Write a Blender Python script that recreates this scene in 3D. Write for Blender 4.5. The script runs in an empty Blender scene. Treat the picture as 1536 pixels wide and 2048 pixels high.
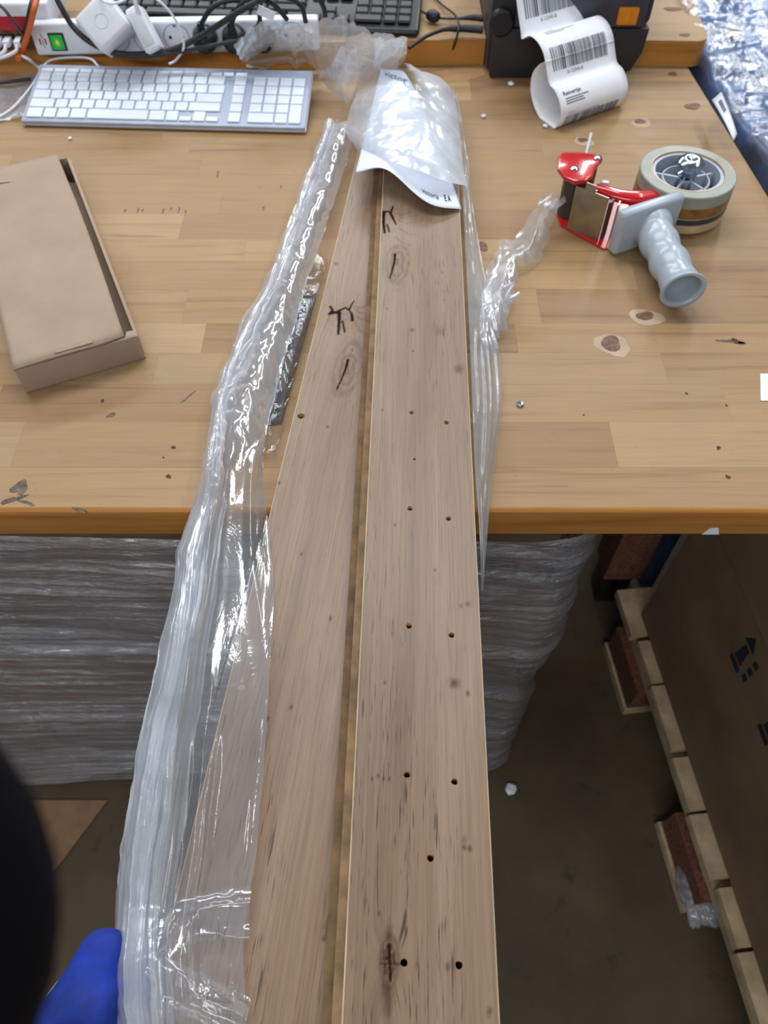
import bpy, bmesh, math, random
import numpy as np
from mathutils import Vector, Matrix

# ------------------------------------------------------------------ camera, light, exposure
F_PX, PITCH, CAM = 1540.0, math.radians(55.0), Vector((0.0, 0.0, 1.502))
S = bpy.context.scene
COL = S.collection
cam_d = bpy.data.cameras.new('camera')
cam = bpy.data.objects.new('camera', cam_d)
COL.objects.link(cam)
cam.location = CAM
cam.rotation_euler = (math.radians(90) - PITCH, 0, 0)
cam_d.sensor_fit = 'HORIZONTAL'
cam_d.sensor_width = 36.0
cam_d.lens = 36.0 * F_PX / 1536.0
cam_d.clip_start = 0.01
cam_d.dof.use_dof = True
cam_d.dof.focus_distance = 0.66
cam_d.dof.aperture_fstop = 11.0
S.camera = cam

world = bpy.data.worlds.new('hall_ambient')
S.world = world
world.use_nodes = True
wb = world.node_tree.nodes['Background']
wb.inputs[0].default_value = (0.82, 0.9, 1.0, 1)
wb.inputs[1].default_value = 0.17

def tube_lamp(name, loc, sx, sy, power, col=(0.94, 0.975, 1.0), target=None):
    d = bpy.data.lights.new(name, 'AREA')
    d.shape = 'RECTANGLE'
    d.size, d.size_y, d.energy, d.color = sx, sy, power, col
    o = bpy.data.objects.new(name, d)
    COL.objects.link(o)
    o.location = loc
    if target is not None:
        o.rotation_euler = (Vector(target) - Vector(loc)).to_track_quat('-Z', 'Y').to_euler()
    return o
# rows of ceiling tubes over the packing hall, and one added fill lamp
tube_lamp('tube_or_fill_lamp', (-0.45, 1.75, 3.3), 2.4, 0.25, 48)
tube_lamp('tube_or_fill_lamp', (-1.2, 5.0, 3.6), 3.6, 0.35, 95, target=(0, 1.5, 0.9))
tube_lamp('tube_or_fill_lamp', (1.6, 4.2, 3.5), 0.3, 2.4, 50, target=(.6, 1.5, 0.9))
tube_lamp('tube_or_fill_lamp', (1.9, 2.0, 3.3), 0.22, 2.4, 34)
tube_lamp('tube_or_fill_lamp', (-0.4, -2.2, 3.1), 3.0, 0.3, 54, target=(0, 0.5, 0.6))  # fill lamp added behind the camera to brighten the wrap and front edge
tube_lamp('tube_or_fill_lamp', (-2.3, 0.3, 3.3), 0.22, 2.4, 13)

vs = S.view_settings
vs.view_transform = 'Standard'
vs.look = 'None'
vs.exposure = -0.06
vs.gamma = 1.0
vs.use_curve_mapping = False

# ------------------------------------------------------------------ helpers
rnd = random.Random(7)
BENCH = 0.88

def at(px, py, z):
    """point of the place at height z that the photograph shows at a pixel"""
    u, v = (px - 768) / F_PX, (py - 1024) / F_PX
    d = Vector((u, math.cos(PITCH) - v * math.sin(PITCH), -(math.sin(PITCH) + v * math.cos(PITCH))))
    return CAM + d * ((z - CAM.z) / d.z)

def at_plane(px, py, p0, n):
    u, v = (px - 768) / F_PX, (py - 1024) / F_PX
    d = Vector((u, math.cos(PITCH) - v * math.sin(PITCH), -(math.sin(PITCH) + v * math.cos(PITCH))))
    return CAM + d * ((p0 - CAM).dot(n) / d.dot(n))

def lin(c):
    return tuple(((x / 255) / 12.92 if x / 255 <= .04045 else ((x / 255 + .055) / 1.055) ** 2.4) for x in c) + (1,)

def tag(o, label, cat, group=None, kind=None):
    if label: o['label'] = label
    if cat: o['category'] = cat
    if group: o['group'] = group
    if kind: o['kind'] = kind
    return o

def thing(name, loc, label, cat, group=None):
    o = bpy.data.objects.new(name, None)
    o.empty_display_size = 0.05
    COL.objects.link(o)
    o.location = loc
    return tag(o, label, cat, group)

def wloc(o):
    v = Vector(o.location)
    return v + wloc(o.parent) if o.parent else v

def mk(name, verts, faces, mat, parent=None, smooth=False, mesh=None, center=True):
    """one mesh object from world coordinates; its origin goes to the middle of its box"""
    if mesh is None:
        V = np.asarray(verts, dtype=float)
        c = (V.min(0) + V.max(0)) / 2 if center else np.zeros(3)
        me = bpy.data.meshes.new(name)
        me.from_pydata((V - c).tolist(), [], [list(f) for f in faces])
        me.update()
    else:
        me = mesh
        n = len(me.vertices)
        a = np.empty(n * 3); me.vertices.foreach_get('co', a); V = a.reshape(-1, 3)
        c = (V.min(0) + V.max(0)) / 2 if center else np.zeros(3)
        me.vertices.foreach_set('co', (V - c).ravel()); me.update()
    if mat: me.materials.append(mat)
    if smooth: me.polygons.foreach_set('use_smooth', [True] * len(me.polygons))
    o = bpy.data.objects.new(name, me)
    COL.objects.link(o)
    o.location = Vector(c) - (wloc(parent) if parent else Vector((0, 0, 0)))
    if parent: o.parent = parent
    return o

def bm_mk(name, bm, mat, parent=None, smooth=False, angle=None):
    me = bpy.data.meshes.new(name)
    bm.to_mesh(me); bm.free()
    o = mk(name, None, None, mat, parent, smooth, mesh=me)
    if angle is not None:
        me.set_sharp_from_angle(angle=math.radians(angle))
    return o

def box_bm(size, bevel=0.0, seg=2):
    bm = bmesh.new()
    bmesh.ops.create_cube(bm, size=1)
    bmesh.ops.scale(bm, vec=size, verts=bm.verts)
    if bevel > 0:
        bmesh.ops.bevel(bm, geom=bm.edges[:] , offset=bevel, segments=seg, profile=0.5, affect='EDGES')
    return bm

def box(name, c, size, mat, parent=None, rot=None, bevel=0.0, seg=2):
    bm = box_bm(size, bevel, seg)
    M = Matrix.Translation(Vector(c)) @ (rot.to_4x4() if rot is not None else Matrix())
    bmesh.ops.transform(bm, matrix=M, verts=bm.verts)
    return bm_mk(name, bm, mat, parent, smooth=bevel > 0, angle=35 if bevel > 0 else None)

def rz(a): return Matrix.Rotation(math.radians(a), 3, 'Z')
def rx(a): return Matrix.Rotation(math.radians(a), 3, 'X')
def ry(a): return Matrix.Rotation(math.radians(a), 3, 'Y')

def catmull(pts, n=8):
    pts = [Vector(p) for p in pts]
    if len(pts) < 3: return pts
    P = [pts[0] * 2 - pts[1]] + pts + [pts[-1] * 2 - pts[-2]]
    out = []
    for i in range(1, len(P) - 2):
        p0, p1, p2, p3 = P[i - 1:i + 3]
        for k in range(n):
            t = k / n
            out.append(0.5 * ((2 * p1) + (p2 - p0) * t + (2 * p0 - 5 * p1 + 4 * p2 - p3) * t * t + (3 * p1 - p0 - 3 * p2 + p3) * t ** 3))
    out.append(pts[-1])
    return out

def tube_data(pts, r, n=10, smooth=8, caps=True, sy=1.0):
    p = catmull(pts, smooth) if smooth else [Vector(q) for q in pts]
    V, Fc = [], []
    up = Vector((0, 0, 1))
    R = r if isinstance(r, (list, tuple)) else [r]
    prev = None
    for i, q in enumerate(p):
        t = (p[min(i + 1, len(p) - 1)] - p[max(i - 1, 0)]).normalized()
        if prev is None:
            a = t.cross(up)
            if a.length < 1e-3: a = t.cross(Vector((0, 1, 0)))
            a.normalize()
        else:
            a = (prev - t * prev.dot(t)).normalized()
        prev = a
        b = t.cross(a)
        f = i / (len(p) - 1) * (len(R) - 1)
        k = min(int(f), len(R) - 2) if len(R) > 1 else 0
        rr = R[0] if len(R) == 1 else R[k] * (1 - (f - k)) + R[k + 1] * (f - k)
        for j in range(n):
            an = 2 * math.pi * j / n
            V.append(q + a * (math.cos(an) * rr) + b * (math.sin(an) * rr * sy))
    m = len(p)
    for i in range(m - 1):
        for j in range(n):
            Fc.append((i * n + j, i * n + (j + 1) % n, (i + 1) * n + (j + 1) % n, (i + 1) * n + j))
    if caps:
        Fc.append(tuple(range(n))[::-1]); Fc.append(tuple((m - 1) * n + j for j in range(n)))
    return V, Fc

def tube(name, pts, r, mat, parent=None, n=10, smooth=8, sy=1.0):
    V, Fc = tube_data(pts, r, n, smooth, sy=sy)
    o = mk(name, V, Fc, mat, parent, smooth=True)
    o.data.set_sharp_from_angle(angle=math.radians(50))
    return o

def lathe(name, prof, mat, c, parent=None, n=32, rot=None, closed=False, angle=40):
    """prof: list of (radius, height); turned about z, then placed"""
    V, Fc = [], []
    for r, h in prof:
        for j in range(n):
            a = 2 * math.pi * j / n
            v = Vector((math.cos(a) * r, math.sin(a) * r, h))
            if rot is not None: v = rot @ v
            V.append(v + Vector(c))
    m = len(prof)
    for i in range(m if closed else m - 1):
        for j in range(n):
            a, b = i * n, ((i + 1) % m) * n
            Fc.append((a + j, a + (j + 1) % n, b + (j + 1) % n, b + j))
    if not closed:
        Fc.append(tuple(range(n))[::-1]); Fc.append(tuple((m - 1) * n + j for j in range(n)))
    o = mk(name, V, Fc, mat, parent, smooth=True)
    o.data.set_sharp_from_angle(angle=math.radians(angle))
    return o

def prism(name, poly, z0, z1, mat, parent=None, bevel=0.0, M=None, seg=2):
    """flat outline (x, y) pulled from z0 to z1"""
    bm = bmesh.new()
    vs_ = [bm.verts.new((p[0], p[1], z0)) for p in poly]
    f = bm.faces.new(vs_)
    r = bmesh.ops.extrude_face_region(bm, geom=[f])
    bmesh.ops.translate(bm, vec=(0, 0, z1 - z0), verts=[v for v in r['geom'] if isinstance(v, bmesh.types.BMVert)])
    bmesh.ops.recalc_face_normals(bm, faces=bm.faces)
    if bevel > 0:
        bmesh.ops.bevel(bm, geom=bm.edges[:], offset=bevel, segments=seg, profile=0.5, affect='EDGES')
    if M is not None: bmesh.ops.transform(bm, matrix=M, verts=bm.verts)
    return bm_mk(name, bm, mat, parent, smooth=bevel > 0, angle=35 if bevel > 0 else None)

def grid_faces(nu, nv):
    i, j = np.meshgrid(np.arange(nu - 1), np.arange(nv - 1), indexing='ij')
    a = (i * nv + j).ravel()
    return np.stack([a, a + nv, a + nv + 1, a + 1], 1).tolist()

def sheet(name, X, mat, parent=None, thick=0.0):
    """X: (nu, nv, 3) array"""
    nu, nv = X.shape[:2]
    o = mk(name, X.reshape(-1, 3), grid_faces(nu, nv), mat, parent, smooth=True)
    if thick:
        m = o.modifiers.new('thickness', 'SOLIDIFY'); m.thickness = thick; m.offset = 0
    return o

def hash2(ix, iy, seed):
    h = (ix.astype(np.int64) * 374761393 + iy.astype(np.int64) * 668265263 + seed * 1442695041) & 0xffffffff
    h = ((h ^ (h >> 13)) * 1274126177) & 0xffffffff
    return ((h ^ (h >> 16)) & 0xffff) / 65535.0

def vnoise(x, y, seed=0):
    x = np.asarray(x, float); y = np.asarray(y, float)
    ix, iy = np.floor(x), np.floor(y)
    fx, fy = x - ix, y - iy
    fx = fx * fx * fx * (fx * (fx * 6 - 15) + 10); fy = fy * fy * fy * (fy * (fy * 6 - 15) + 10)
    a, b = hash2(ix, iy, seed), hash2(ix + 1, iy, seed)
    c, d = hash2(ix, iy + 1, seed), hash2(ix + 1, iy + 1, seed)
    return (a * (1 - fx) + b * fx) * (1 - fy) + (c * (1 - fx) + d * fx) * fy - 0.5

def ridge(x, y, seed=0):
    return 1 - np.abs(vnoise(x, y, seed)) * 4

def crumple(x, y, seed, f=40.0, octaves=4):
    """sharp-edged facets like creased film"""
    out, amp = 0, 1.0
    for k in range(octaves):
        wx = x + 0.4 / f * vnoise(x * f, y * f, seed + 50 + k); wy = y + 0.4 / f * vnoise(x * f, y * f, seed + 80 + k)
        out = out + amp * np.abs(vnoise(wx * f, wy * f, seed + k)) * 2
        f *= 1.9; amp *= 0.5
    return out - 0.7

def poly_interp(pts, n):
    """n points along a pixel polyline, even in arc length, smoothed"""
    q = np.array([[v.x, v.y, v.z] for v in catmull([Vector(p if len(p) == 3 else (p[0], p[1], 0)) for p in pts], 10)])
    s = np.concatenate([[0], np.cumsum(np.linalg.norm(np.diff(q, axis=0), axis=1))])
    t = np.linspace(0, s[-1], n)
    return np.stack([np.interp(t, s, q[:, k]) for k in range(3)], 1)

def text_mesh(body, size, shear=0.0, bold=0.0):
    cu = bpy.data.curves.new('lettering', 'FONT')
    cu.body = body; cu.size = size; cu.shear = shear; cu.offset = bold; cu.resolution_u = 2
    o = bpy.data.objects.new('lettering', cu)
    COL.objects.link(o)
    dg = bpy.context.evaluated_depsgraph_get()
    me = bpy.data.meshes.new_from_object(o.evaluated_get(dg))
    bpy.data.objects.remove(o); bpy.data.curves.remove(cu)
    return me

def text(name, body, size, mat, M, parent=None, shear=0.0, bold=0.0, fn=None):
    """flat print: M places it, or fn(x, y) maps each point onto a curved sheet"""
    me = text_mesh(body, size, shear, bold)
    if fn:
        for v in me.vertices: v.co = fn(v.co.x, v.co.y)
    else:
        me.transform(M)
    return mk(name, None, None, mat, parent, mesh=me)

# ------------------------------------------------------------------ materials
def base_mat(name, color=(0.5, 0.5, 0.5, 1), rough=0.5, metallic=0.0, spec=0.5):
    m = bpy.data.materials.new(name)
    m.use_nodes = True
    b = m.node_tree.nodes['Principled BSDF']
    b.inputs['Base Color'].default_value = color
    b.inputs['Roughness'].default_value = rough
    b.inputs['Metallic'].default_value = metallic
    b.inputs['Specular IOR Level'].default_value = spec
    return m, m.node_tree, b

class NB:
    def __init__(s, nt): s.nt = nt
    def n(s, t, **kw):
        x = s.nt.nodes.new(t)
        for k, v in kw.items(): setattr(x, k, v)
        return x
    def l(s, a, b): s.nt.links.new(a, b)
    def noise(s, vec, scale, detail=3, rough=0.55, dist=0.0):
        x = s.n('ShaderNodeTexNoise'); x.inputs['Scale'].default_value = scale
        x.inputs['Detail'].default_value = detail; x.inputs['Roughness'].default_value = rough
        x.inputs['Distortion'].default_value = dist
        s.l(vec, x.inputs['Vector']); return x.outputs['Fac']
    def mapping(s, vec, scale=(1, 1, 1), loc=(0, 0, 0), rot=(0, 0, 0)):
        x = s.n('ShaderNodeMapping'); x.inputs['Scale'].default_value = scale
        x.inputs['Location'].default_value = loc; x.inputs['Rotation'].default_value = rot
        s.l(vec, x.inputs['Vector']); return x.outputs[0]
    def ramp(s, fac, stops, interp='LINEAR'):
        x = s.n('ShaderNodeValToRGB'); x.color_ramp.interpolation = interp
        e = x.color_ramp.elements
        while len(e) < len(stops): e.new(0.5)
        for k, (p, c) in enumerate(stops):
            e[k].position = p; e[k].color = c if len(c) == 4 else tuple(c) + (1,)
        s.l(fac, x.inputs[0]); return x.outputs[0]
    def mix(s, fac, a, b, mode='MIX'):
        x = s.n('ShaderNodeMix', data_type='RGBA', blend_type=mode)
        for i, v in ((0, fac), (6, a), (7, b)):
            if hasattr(v, 'is_linked'): s.l(v, x.inputs[i])
            else: x.inputs[i].default_value = v
        return x.outputs[2]
    def math(s, op, a, b=0.0, clamp=False):
        x = s.n('ShaderNodeMath', operation=op, use_clamp=clamp)
        for i, v in ((0, a), (1, b)):
            if hasattr(v, 'is_linked'): s.l(v, x.inputs[i])
            else: x.inputs[i].default_value = v
        return x.outputs[0]
    def bump(s, h, strength=0.2, dist=0.001):
        x = s.n('ShaderNodeBump'); x.inputs['Strength'].default_value = strength
        x.inputs['Distance'].default_value = dist
        s.l(h, x.inputs['Height']); return x.outputs[0]

def plain(name, c, rough=0.5, metallic=0.0, var=0.06, scale=30.0, bump=0.0, bscale=400.0, spec=0.5, coat=0.0):
    """a single tone with a little procedural unevenness"""
    m, nt, b = base_mat(name, lin(c), rough, metallic, spec)
    N = NB(nt)
    co = N.n('ShaderNodeTexCoord').outputs['Object']
    f = N.noise(co, scale, 4)
    d = lin(tuple(max(0, x * (1 - var * 1.6)) for x in c)); e = lin(tuple(min(255, x * (1 + var)) for x in c))
    N.l(N.ramp(f, [(0.3, d), (0.7, e)]), b.inputs['Base Color'])
    if bump > 0:
        N.l(N.bump(N.noise(co, bscale, 3), bump, 0.0006), b.inputs['Normal'])
    if coat: b.inputs['Coat Weight'].default_value = coat
    return m

def wood_bench(name, tones, rough=0.5, edge=False):
    m, nt, b = base_mat(name, rough=rough, spec=0.26)
    N = NB(nt)
    pos = N.n('ShaderNodeNewGeometry').outputs['Position']
    rndv = N.n('ShaderNodeObjectInfo').outputs['Random']
    comb = N.n('ShaderNodeCombineXYZ')
    N.l(N.math('MULTIPLY', rndv, 37.0), comb.inputs[0]); N.l(N.math('MULTIPLY', rndv, 91.0), comb.inputs[1])
    va = N.n('ShaderNodeVectorMath', operation='ADD'); N.l(pos, va.inputs[0]); N.l(comb.outputs[0], va.inputs[1])
    p = va.outputs[0]
    base = N.ramp(rndv, [(i / (len(tones) - 1), lin(t)) for i, t in enumerate(tones)])
    g1 = N.noise(N.mapping(p, (2.2, 38, 38)), 1.6, 4, 0.6, 0.5)
    band = N.ramp(g1, [(0.28, (0.76, 0.68, 0.60)), (0.47, (1, 1, 1)), (0.72, (1.06, 1.04, 1.0))])
    c = N.mix(1.0, base, band, 'MULTIPLY')
    g2 = N.noise(N.mapping(p, (14, 420, 420)), 1.0, 3, 0.7)
    c = N.mix(1.0, c, N.ramp(g2, [(0.3, (0.93, 0.92, 0.90)), (0.65, (1.03, 1.03, 1.03))]), 'MULTIPLY')
    # darker heart streaks in a few staves
    st = N.noise(N.mapping(p, (1.3, 70, 70), loc=(3, 9, 1)), 1.0, 3, 0.6, 0.9)
    c = N.mix(1.0, c, N.ramp(st, [(0.27, (0.62, 0.50, 0.40)), (0.36, (1, 1, 1))]), 'MULTIPLY')
    if not edge:
        # grime, scratches and worn varnish over the whole top
        d1 = N.noise(pos, 7, 5, 0.6)
        c = N.mix(N.math('MULTIPLY', N.ramp(d1, [(0.42, (0, 0, 0)), (0.68, (1, 1, 1))]), 0.45), c, lin((160, 140, 117)))
        d2 = N.noise(N.mapping(pos, (1, 1, 1), loc=(7, 2, 0)), 42, 6, 0.75)
        c = N.mix(N.ramp(d2, [(0.62, (0, 0, 0)), (0.80, (.6, .6, .6))]), c, lin((96, 78, 62)))
        """
        sc_ = N.n('ShaderNodeTexVoronoi', feature='DISTANCE_TO_EDGE'); sc_.inputs['Scale'].default_value = 9
        N.l(N.mapping(pos, (1.3, 0.6, 1), rot=(0, 0, 0.6)), sc_.inputs['Vector'])
        msk = N.noise(pos, 5, 2)
        s2 = N.math('MULTIPLY', N.ramp(sc_.outputs['Distance'], [(0.0, (1, 1, 1)), (0.004, (0, 0, 0))]), N.ramp(msk, [(.52, (0, 0, 0)), (.6, (.4, .4, .4))]))
        c = N.mix(s2, c, lin((120, 92, 66)))
        """
        N.l(N.ramp(d1, [(0.35, (rough - .1,) * 3), (0.7, (rough + .12,) * 3)]), b.inputs['Roughness'])
    N.l(c, b.inputs['Base Color'])
    N.l(N.bump(g2, 0.12, 0.0006), b.inputs['Normal'])
    return m

def wood_plank(name):
    m, nt, b = base_mat(name, rough=0.42, spec=0.45)
    N = NB(nt)
    oc = N.n('ShaderNodeTexCoord').outputs['Object']
    at_ = N.n('ShaderNodeAttribute', attribute_name='print')
    sep = N.n('ShaderNodeSeparateColor'); N.l(at_.outputs['Color'], sep.inputs[0])
    dark, ring, flow = sep.outputs[0], sep.outputs[1], sep.outputs[2]
    comb = N.n('ShaderNodeCombineXYZ'); N.l(N.math('MULTIPLY', N.math('SUBTRACT', flow, 0.5), 0.06), comb.inputs[0])
    va = N.n('ShaderNodeVectorMath', operation='ADD'); N.l(oc, va.inputs[0]); N.l(comb.outputs[0], va.inputs[1])
    p = va.outputs[0]
    g1 = N.noise(N.mapping(p, (26, 1.6, 26)), 1.0, 4, 0.55, 0.7)
    c = N.ramp(g1, [(0.28, lin((116, 91, 71))), (0.5, lin((140, 114, 92))), (0.75, lin((152, 128, 106)))])
    g2 = N.noise(N.mapping(p, (520, 10, 520)), 1.0, 3, 0.65)
    c = N.mix(1.0, c, N.ramp(g2, [(0.3, (0.80, 0.78, 0.76)), (0.62, (1.03, 1.03, 1.03))]), 'MULTIPLY')
    # open pores: short dark dashes along the grain
    g3 = N.noise(N.mapping(p, (820, 34, 820), loc=(2, 5, 1)), 1.0, 2, 0.5)
    zone = N.noise(N.mapping(p, (20, 2.5, 20), loc=(9, 1, 4)), 1.0, 2)
    pore = N.math('MULTIPLY', N.ramp(g3, [(0.60, (0, 0, 0)), (0.68, (1, 1, 1))]), N.ramp(zone, [(0.38, (.25, .25, .25)), (0.58, (1, 1, 1))]))
    c = N.mix(N.math('MULTIPLY', pore, 0.9), c, lin((72, 52, 40)))
    c = N.mix(N.math('MULTIPLY', ring, 1.15, True), c, lin((88, 60, 42)))
    c = N.mix(dark, c, lin((40, 20, 15)))
    N.l(N.math('MULTIPLY', N.math('SUBTRACT', 1.0, dark, True), 0.45), b.inputs['Specular IOR Level'])
    N.l(c, b.inputs['Base Color'])
    em = N.noise(oc, 900, 2)
    h = N.math('ADD', N.math('MULTIPLY', pore, -0.8), N.math('MULTIPLY', em, 0.5))
    N.l(N.bump(h, 0.3, 0.0004), b.inputs['Normal'])
    N.l(N.ramp(g1, [(0.3, (.36,) * 3), (0.7, (.43,) * 3)]), b.inputs['Roughness'])
    return m

def film(name, haze=0.08, gloss=2.2, rough=0.09, tint=(0.96, 0.97, 1.0), hz=(0.90, 0.93, 0.99), bump=0.35, scale=(60, 60, 60), base=0.03, cap=0.5):
    """thin clear polythene: see-through, mirror-like creases, a little milky"""
    m = bpy.data.materials.new(name); m.use_nodes = True
    nt = m.node_tree; nt.nodes.clear(); N = NB(nt)
    out = N.n('ShaderNodeOutputMaterial')
    oc = N.n('ShaderNodeTexCoord').outputs['Object']
    h = N.noise(N.mapping(oc, scale), 1.0, 5, 0.62, 1.2)
    nor = N.bump(h, bump, 0.004)
    tr = N.n('ShaderNodeBsdfTransparent'); tr.inputs[0].default_value = tint + (1,)
    gl = N.n('ShaderNodeBsdfGlossy'); gl.inputs['Roughness'].default_value = rough
    N.l(nor, gl.inputs['Normal'])
    di = N.n('ShaderNodeBsdfDiffuse'); di.inputs[0].default_value = hz + (1,); N.l(nor, di.inputs['Normal'])
    tl = N.n('ShaderNodeBsdfTranslucent'); tl.inputs[0].default_value = hz + (1,)
    mh = N.n('ShaderNodeMixShader'); mh.inputs[0].default_value = 0.4
    N.l(di.outputs[0], mh.inputs[1]); N.l(tl.outputs[0], mh.inputs[2])
    m1 = N.n('ShaderNodeMixShader')
    hzf = N.noise(oc, 22, 3)
    mk_ = N.n('ShaderNodeAttribute', attribute_name='milk').outputs['Fac']
    N.l(N.math('MULTIPLY', N.math('ADD', hzf, 0.5), N.math('ADD', mk_, haze), True), m1.inputs[0])
    N.l(tr.outputs[0], m1.inputs[1]); N.l(mh.outputs[0], m1.inputs[2])
    fr = N.n('ShaderNodeFresnel'); fr.inputs[0].default_value = 1.45; N.l(nor, fr.inputs['Normal'])
    m2 = N.n('ShaderNodeMixShader')
    N.l(N.math('MINIMUM', N.math('ADD', N.math('MULTIPLY', fr.outputs[0], gloss), base, True), cap), m2.inputs[0])
    N.l(m1.outputs[0], m2.inputs[1]); N.l(gl.outputs[0], m2.inputs[2])
    N.l(m2.outputs[0], out.inputs[0])
    return m

def milk(o, w):
    a = o.data.attributes.new('milk', 'FLOAT', 'POINT'); a.data.foreach_set('value', np.asarray(w, float).ravel())
    return o

def emit(name, c, s):
    m, nt, b = base_mat(name, lin(c), 0.3)
    b.inputs['Emission Color'].default_value = lin(c); b.inputs['Emission Strength'].default_value = s
    return m

M_stave = wood_bench('worktop_stave', [(162, 130, 90), (153, 120, 80), (169, 139, 100), (143, 110, 75), (160, 126, 85), (175, 147, 108)])
M_edge = wood_bench('varnished_edge', [(182, 125, 61), (190, 133, 67), (174, 117, 57)], rough=0.32, edge=True)
M_plank = wood_plank('oak_print_laminate')
M_tongue = plain('tongue_shade_brown', (140, 112, 82), 0.8, var=0.12, scale=60)  # tongue brown, with the missing sheen put into the colour
M_core = plain('laminate_edge', (222, 196, 164), 0.6)
M_chip = plain('chipboard', (176, 140, 96), 0.9, var=0.2, scale=600)
M_card = plain('cardboard', (166, 144, 124), 0.85, var=0.03, scale=14, bump=0.15, bscale=700)
M_card_in = plain('cardboard_inside', (150, 116, 86), 0.9, var=0.06)
M_carton = plain('dull_carton', (124, 100, 76), 0.85, var=0.08, scale=6, bump=0.1)
M_paper = plain('paper', (226, 231, 242), 0.7, var=0.01)
M_label = plain('thermal_label', (240, 241, 246), 0.55, var=0.01)
M_ink = plain('grey_ink', (92, 96, 104), 0.7, var=0.1)
M_inkd = plain('dark_ink', (30, 34, 46), 0.7, var=0.1)
M_inkf = plain('faint_ink', (176, 178, 186), 0.7, var=0.1)
M_film = film('clear_bag_film', haze=0.10, gloss=1.5, rough=0.10, bump=0.22, scale=(26, 9, 26), cap=0.36)
M_filmb = film('bunched_bag_film', haze=0.42, gloss=1.3, rough=0.13, bump=0.25, scale=(90, 8, 90), cap=0.3)
M_filmh = film('hazy_bag_film', haze=0.46, gloss=1.3, rough=0.13, bump=0.3, scale=(45, 45, 45), cap=0.26)
M_filme = film('crinkled_bag_end', haze=0.34, gloss=1.8, rough=0.09, bump=0.5, scale=(70, 70, 70), cap=0.42)
M_filmt = film('torn_film', haze=0.40, gloss=1.2, rough=0.12, bump=0.3, scale=(50, 50, 50), cap=0.28)
M_wrap = film('stretch_wrap', haze=0.30, gloss=1.8, rough=0.16, bump=0.9, scale=(40, 40, 190), hz=(0.78, 0.80, 0.88), base=0.17, cap=0.65)
M_foil = film('dark_crinkled_packet', haze=0.03, gloss=2.2, rough=0.08, bump=0.4, scale=(60, 40, 60), base=0.08, cap=0.42)
M_black = plain('black_plastic', (26, 27, 32), 0.42, var=0.1)
M_cable = plain('black_cable', (30, 31, 38), 0.5, var=0.1)
M_key_b = plain('black_key', (30, 32, 40), 0.48, var=0.1)
M_printer = plain('charcoal_plastic', (44, 43, 45), 0.55, var=0.06, bump=0.1, bscale=900)
M_printer2 = plain('slate_plastic', (62, 62, 72), 0.5, var=0.06)
M_orange = plain('orange_latch', (226, 140, 24), 0.4)
M_white = plain('white_plastic', (226, 230, 238), 0.4, var=0.02)
M_white2 = plain('off_white_plastic', (208, 212, 220), 0.45, var=0.03)
M_grey_pl = plain('socket_grey', (182, 186, 196), 0.4, var=0.03)
M_keyw = plain('white_key', (224, 230, 241), 0.5, var=0.015)
M_kbody = plain('silver_keyboard_body', (172, 182, 202), 0.42, var=0.03)
M_alu = plain('aluminium', (206, 206, 214), 0.35, 0.4, var=0.03)
M_red = plain('red_enamel', (196, 22, 28), 0.22, var=0.05, coat=0.5)
M_redp = plain('red_panel', (172, 18, 48), 0.4)
M_grey_h = plain('grey_handle', (168, 178, 188), 0.28, var=0.03)
M_hub = plain('grey_hub', (166, 174, 188), 0.4, var=0.04)
M_chrome = plain('zinc_plated', (200, 208, 218), 0.15, 1.0, var=0.05)
M_steel = plain('brushed_steel', (168, 158, 140), 0.34, 0.9, var=0.08)
M_roller = plain('dark_roller', (62, 54, 52), 0.4, var=0.1)
M_tape = plain('tape_roll_side', (148, 151, 140), 0.45, var=0.05)
M_tape2 = plain('tape_wound_amber', (128, 92, 42), 0.3, var=0.15, scale=90)
M_tape3 = plain('tape_wound_dark', (58, 52, 48), 0.3, var=0.1)
M_tape4 = plain('tape_wound_cream', (192, 168, 132), 0.35, var=0.06)
M_orangec = plain('orange_cable', (208, 98, 30), 0.5)
M_glove = plain('blue_knit_glove', (24, 54, 158), 0.8, var=0.14, scale=40, bump=0.5, bscale=900)
M_cuff = plain('pale_cuff', (176, 180, 170), 0.85)
M_sleeve = plain('dark_navy_sleeve', (13, 13, 19), 0.95, var=0.1, bump=0.2, spec=0.1)
M_floor = None
M_pallet = plain('pale_pallet_wood', (188, 164, 132), 0.8, var=0.14, scale=18, bump=0.2, bscale=300)
M_block = plain('pressed_wood_block', (112, 70, 52), 0.9, var=0.2, scale=200)
M_knot = plain('knot', (108, 72, 50), 0.6, var=0.25, scale=160)
M_knotr = plain('bare_wood_patch', (180, 154, 128), 0.7, var=0.05)
M_hole = plain('hole_dark', (92, 56, 44), 0.9, var=0.2)
M_stain = plain('dark_stain', (104, 88, 78), 0.75, var=0.25, scale=90)
M_brown = plain('brown_socket', (112, 84, 48), 0.6, var=0.3, scale=120)
M_wall = plain('grey_wall', (150, 150, 150), 0.9, var=0.04, scale=3)
M_blue = plain('blue_bundle', (34, 74, 122), 0.35, var=0.35, scale=22)
M_bluef = film('bundle_wrap', haze=0.06, gloss=1.6, rough=0.12, bump=0.6, scale=(50, 32, 50), base=0.04, cap=0.22)
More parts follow.
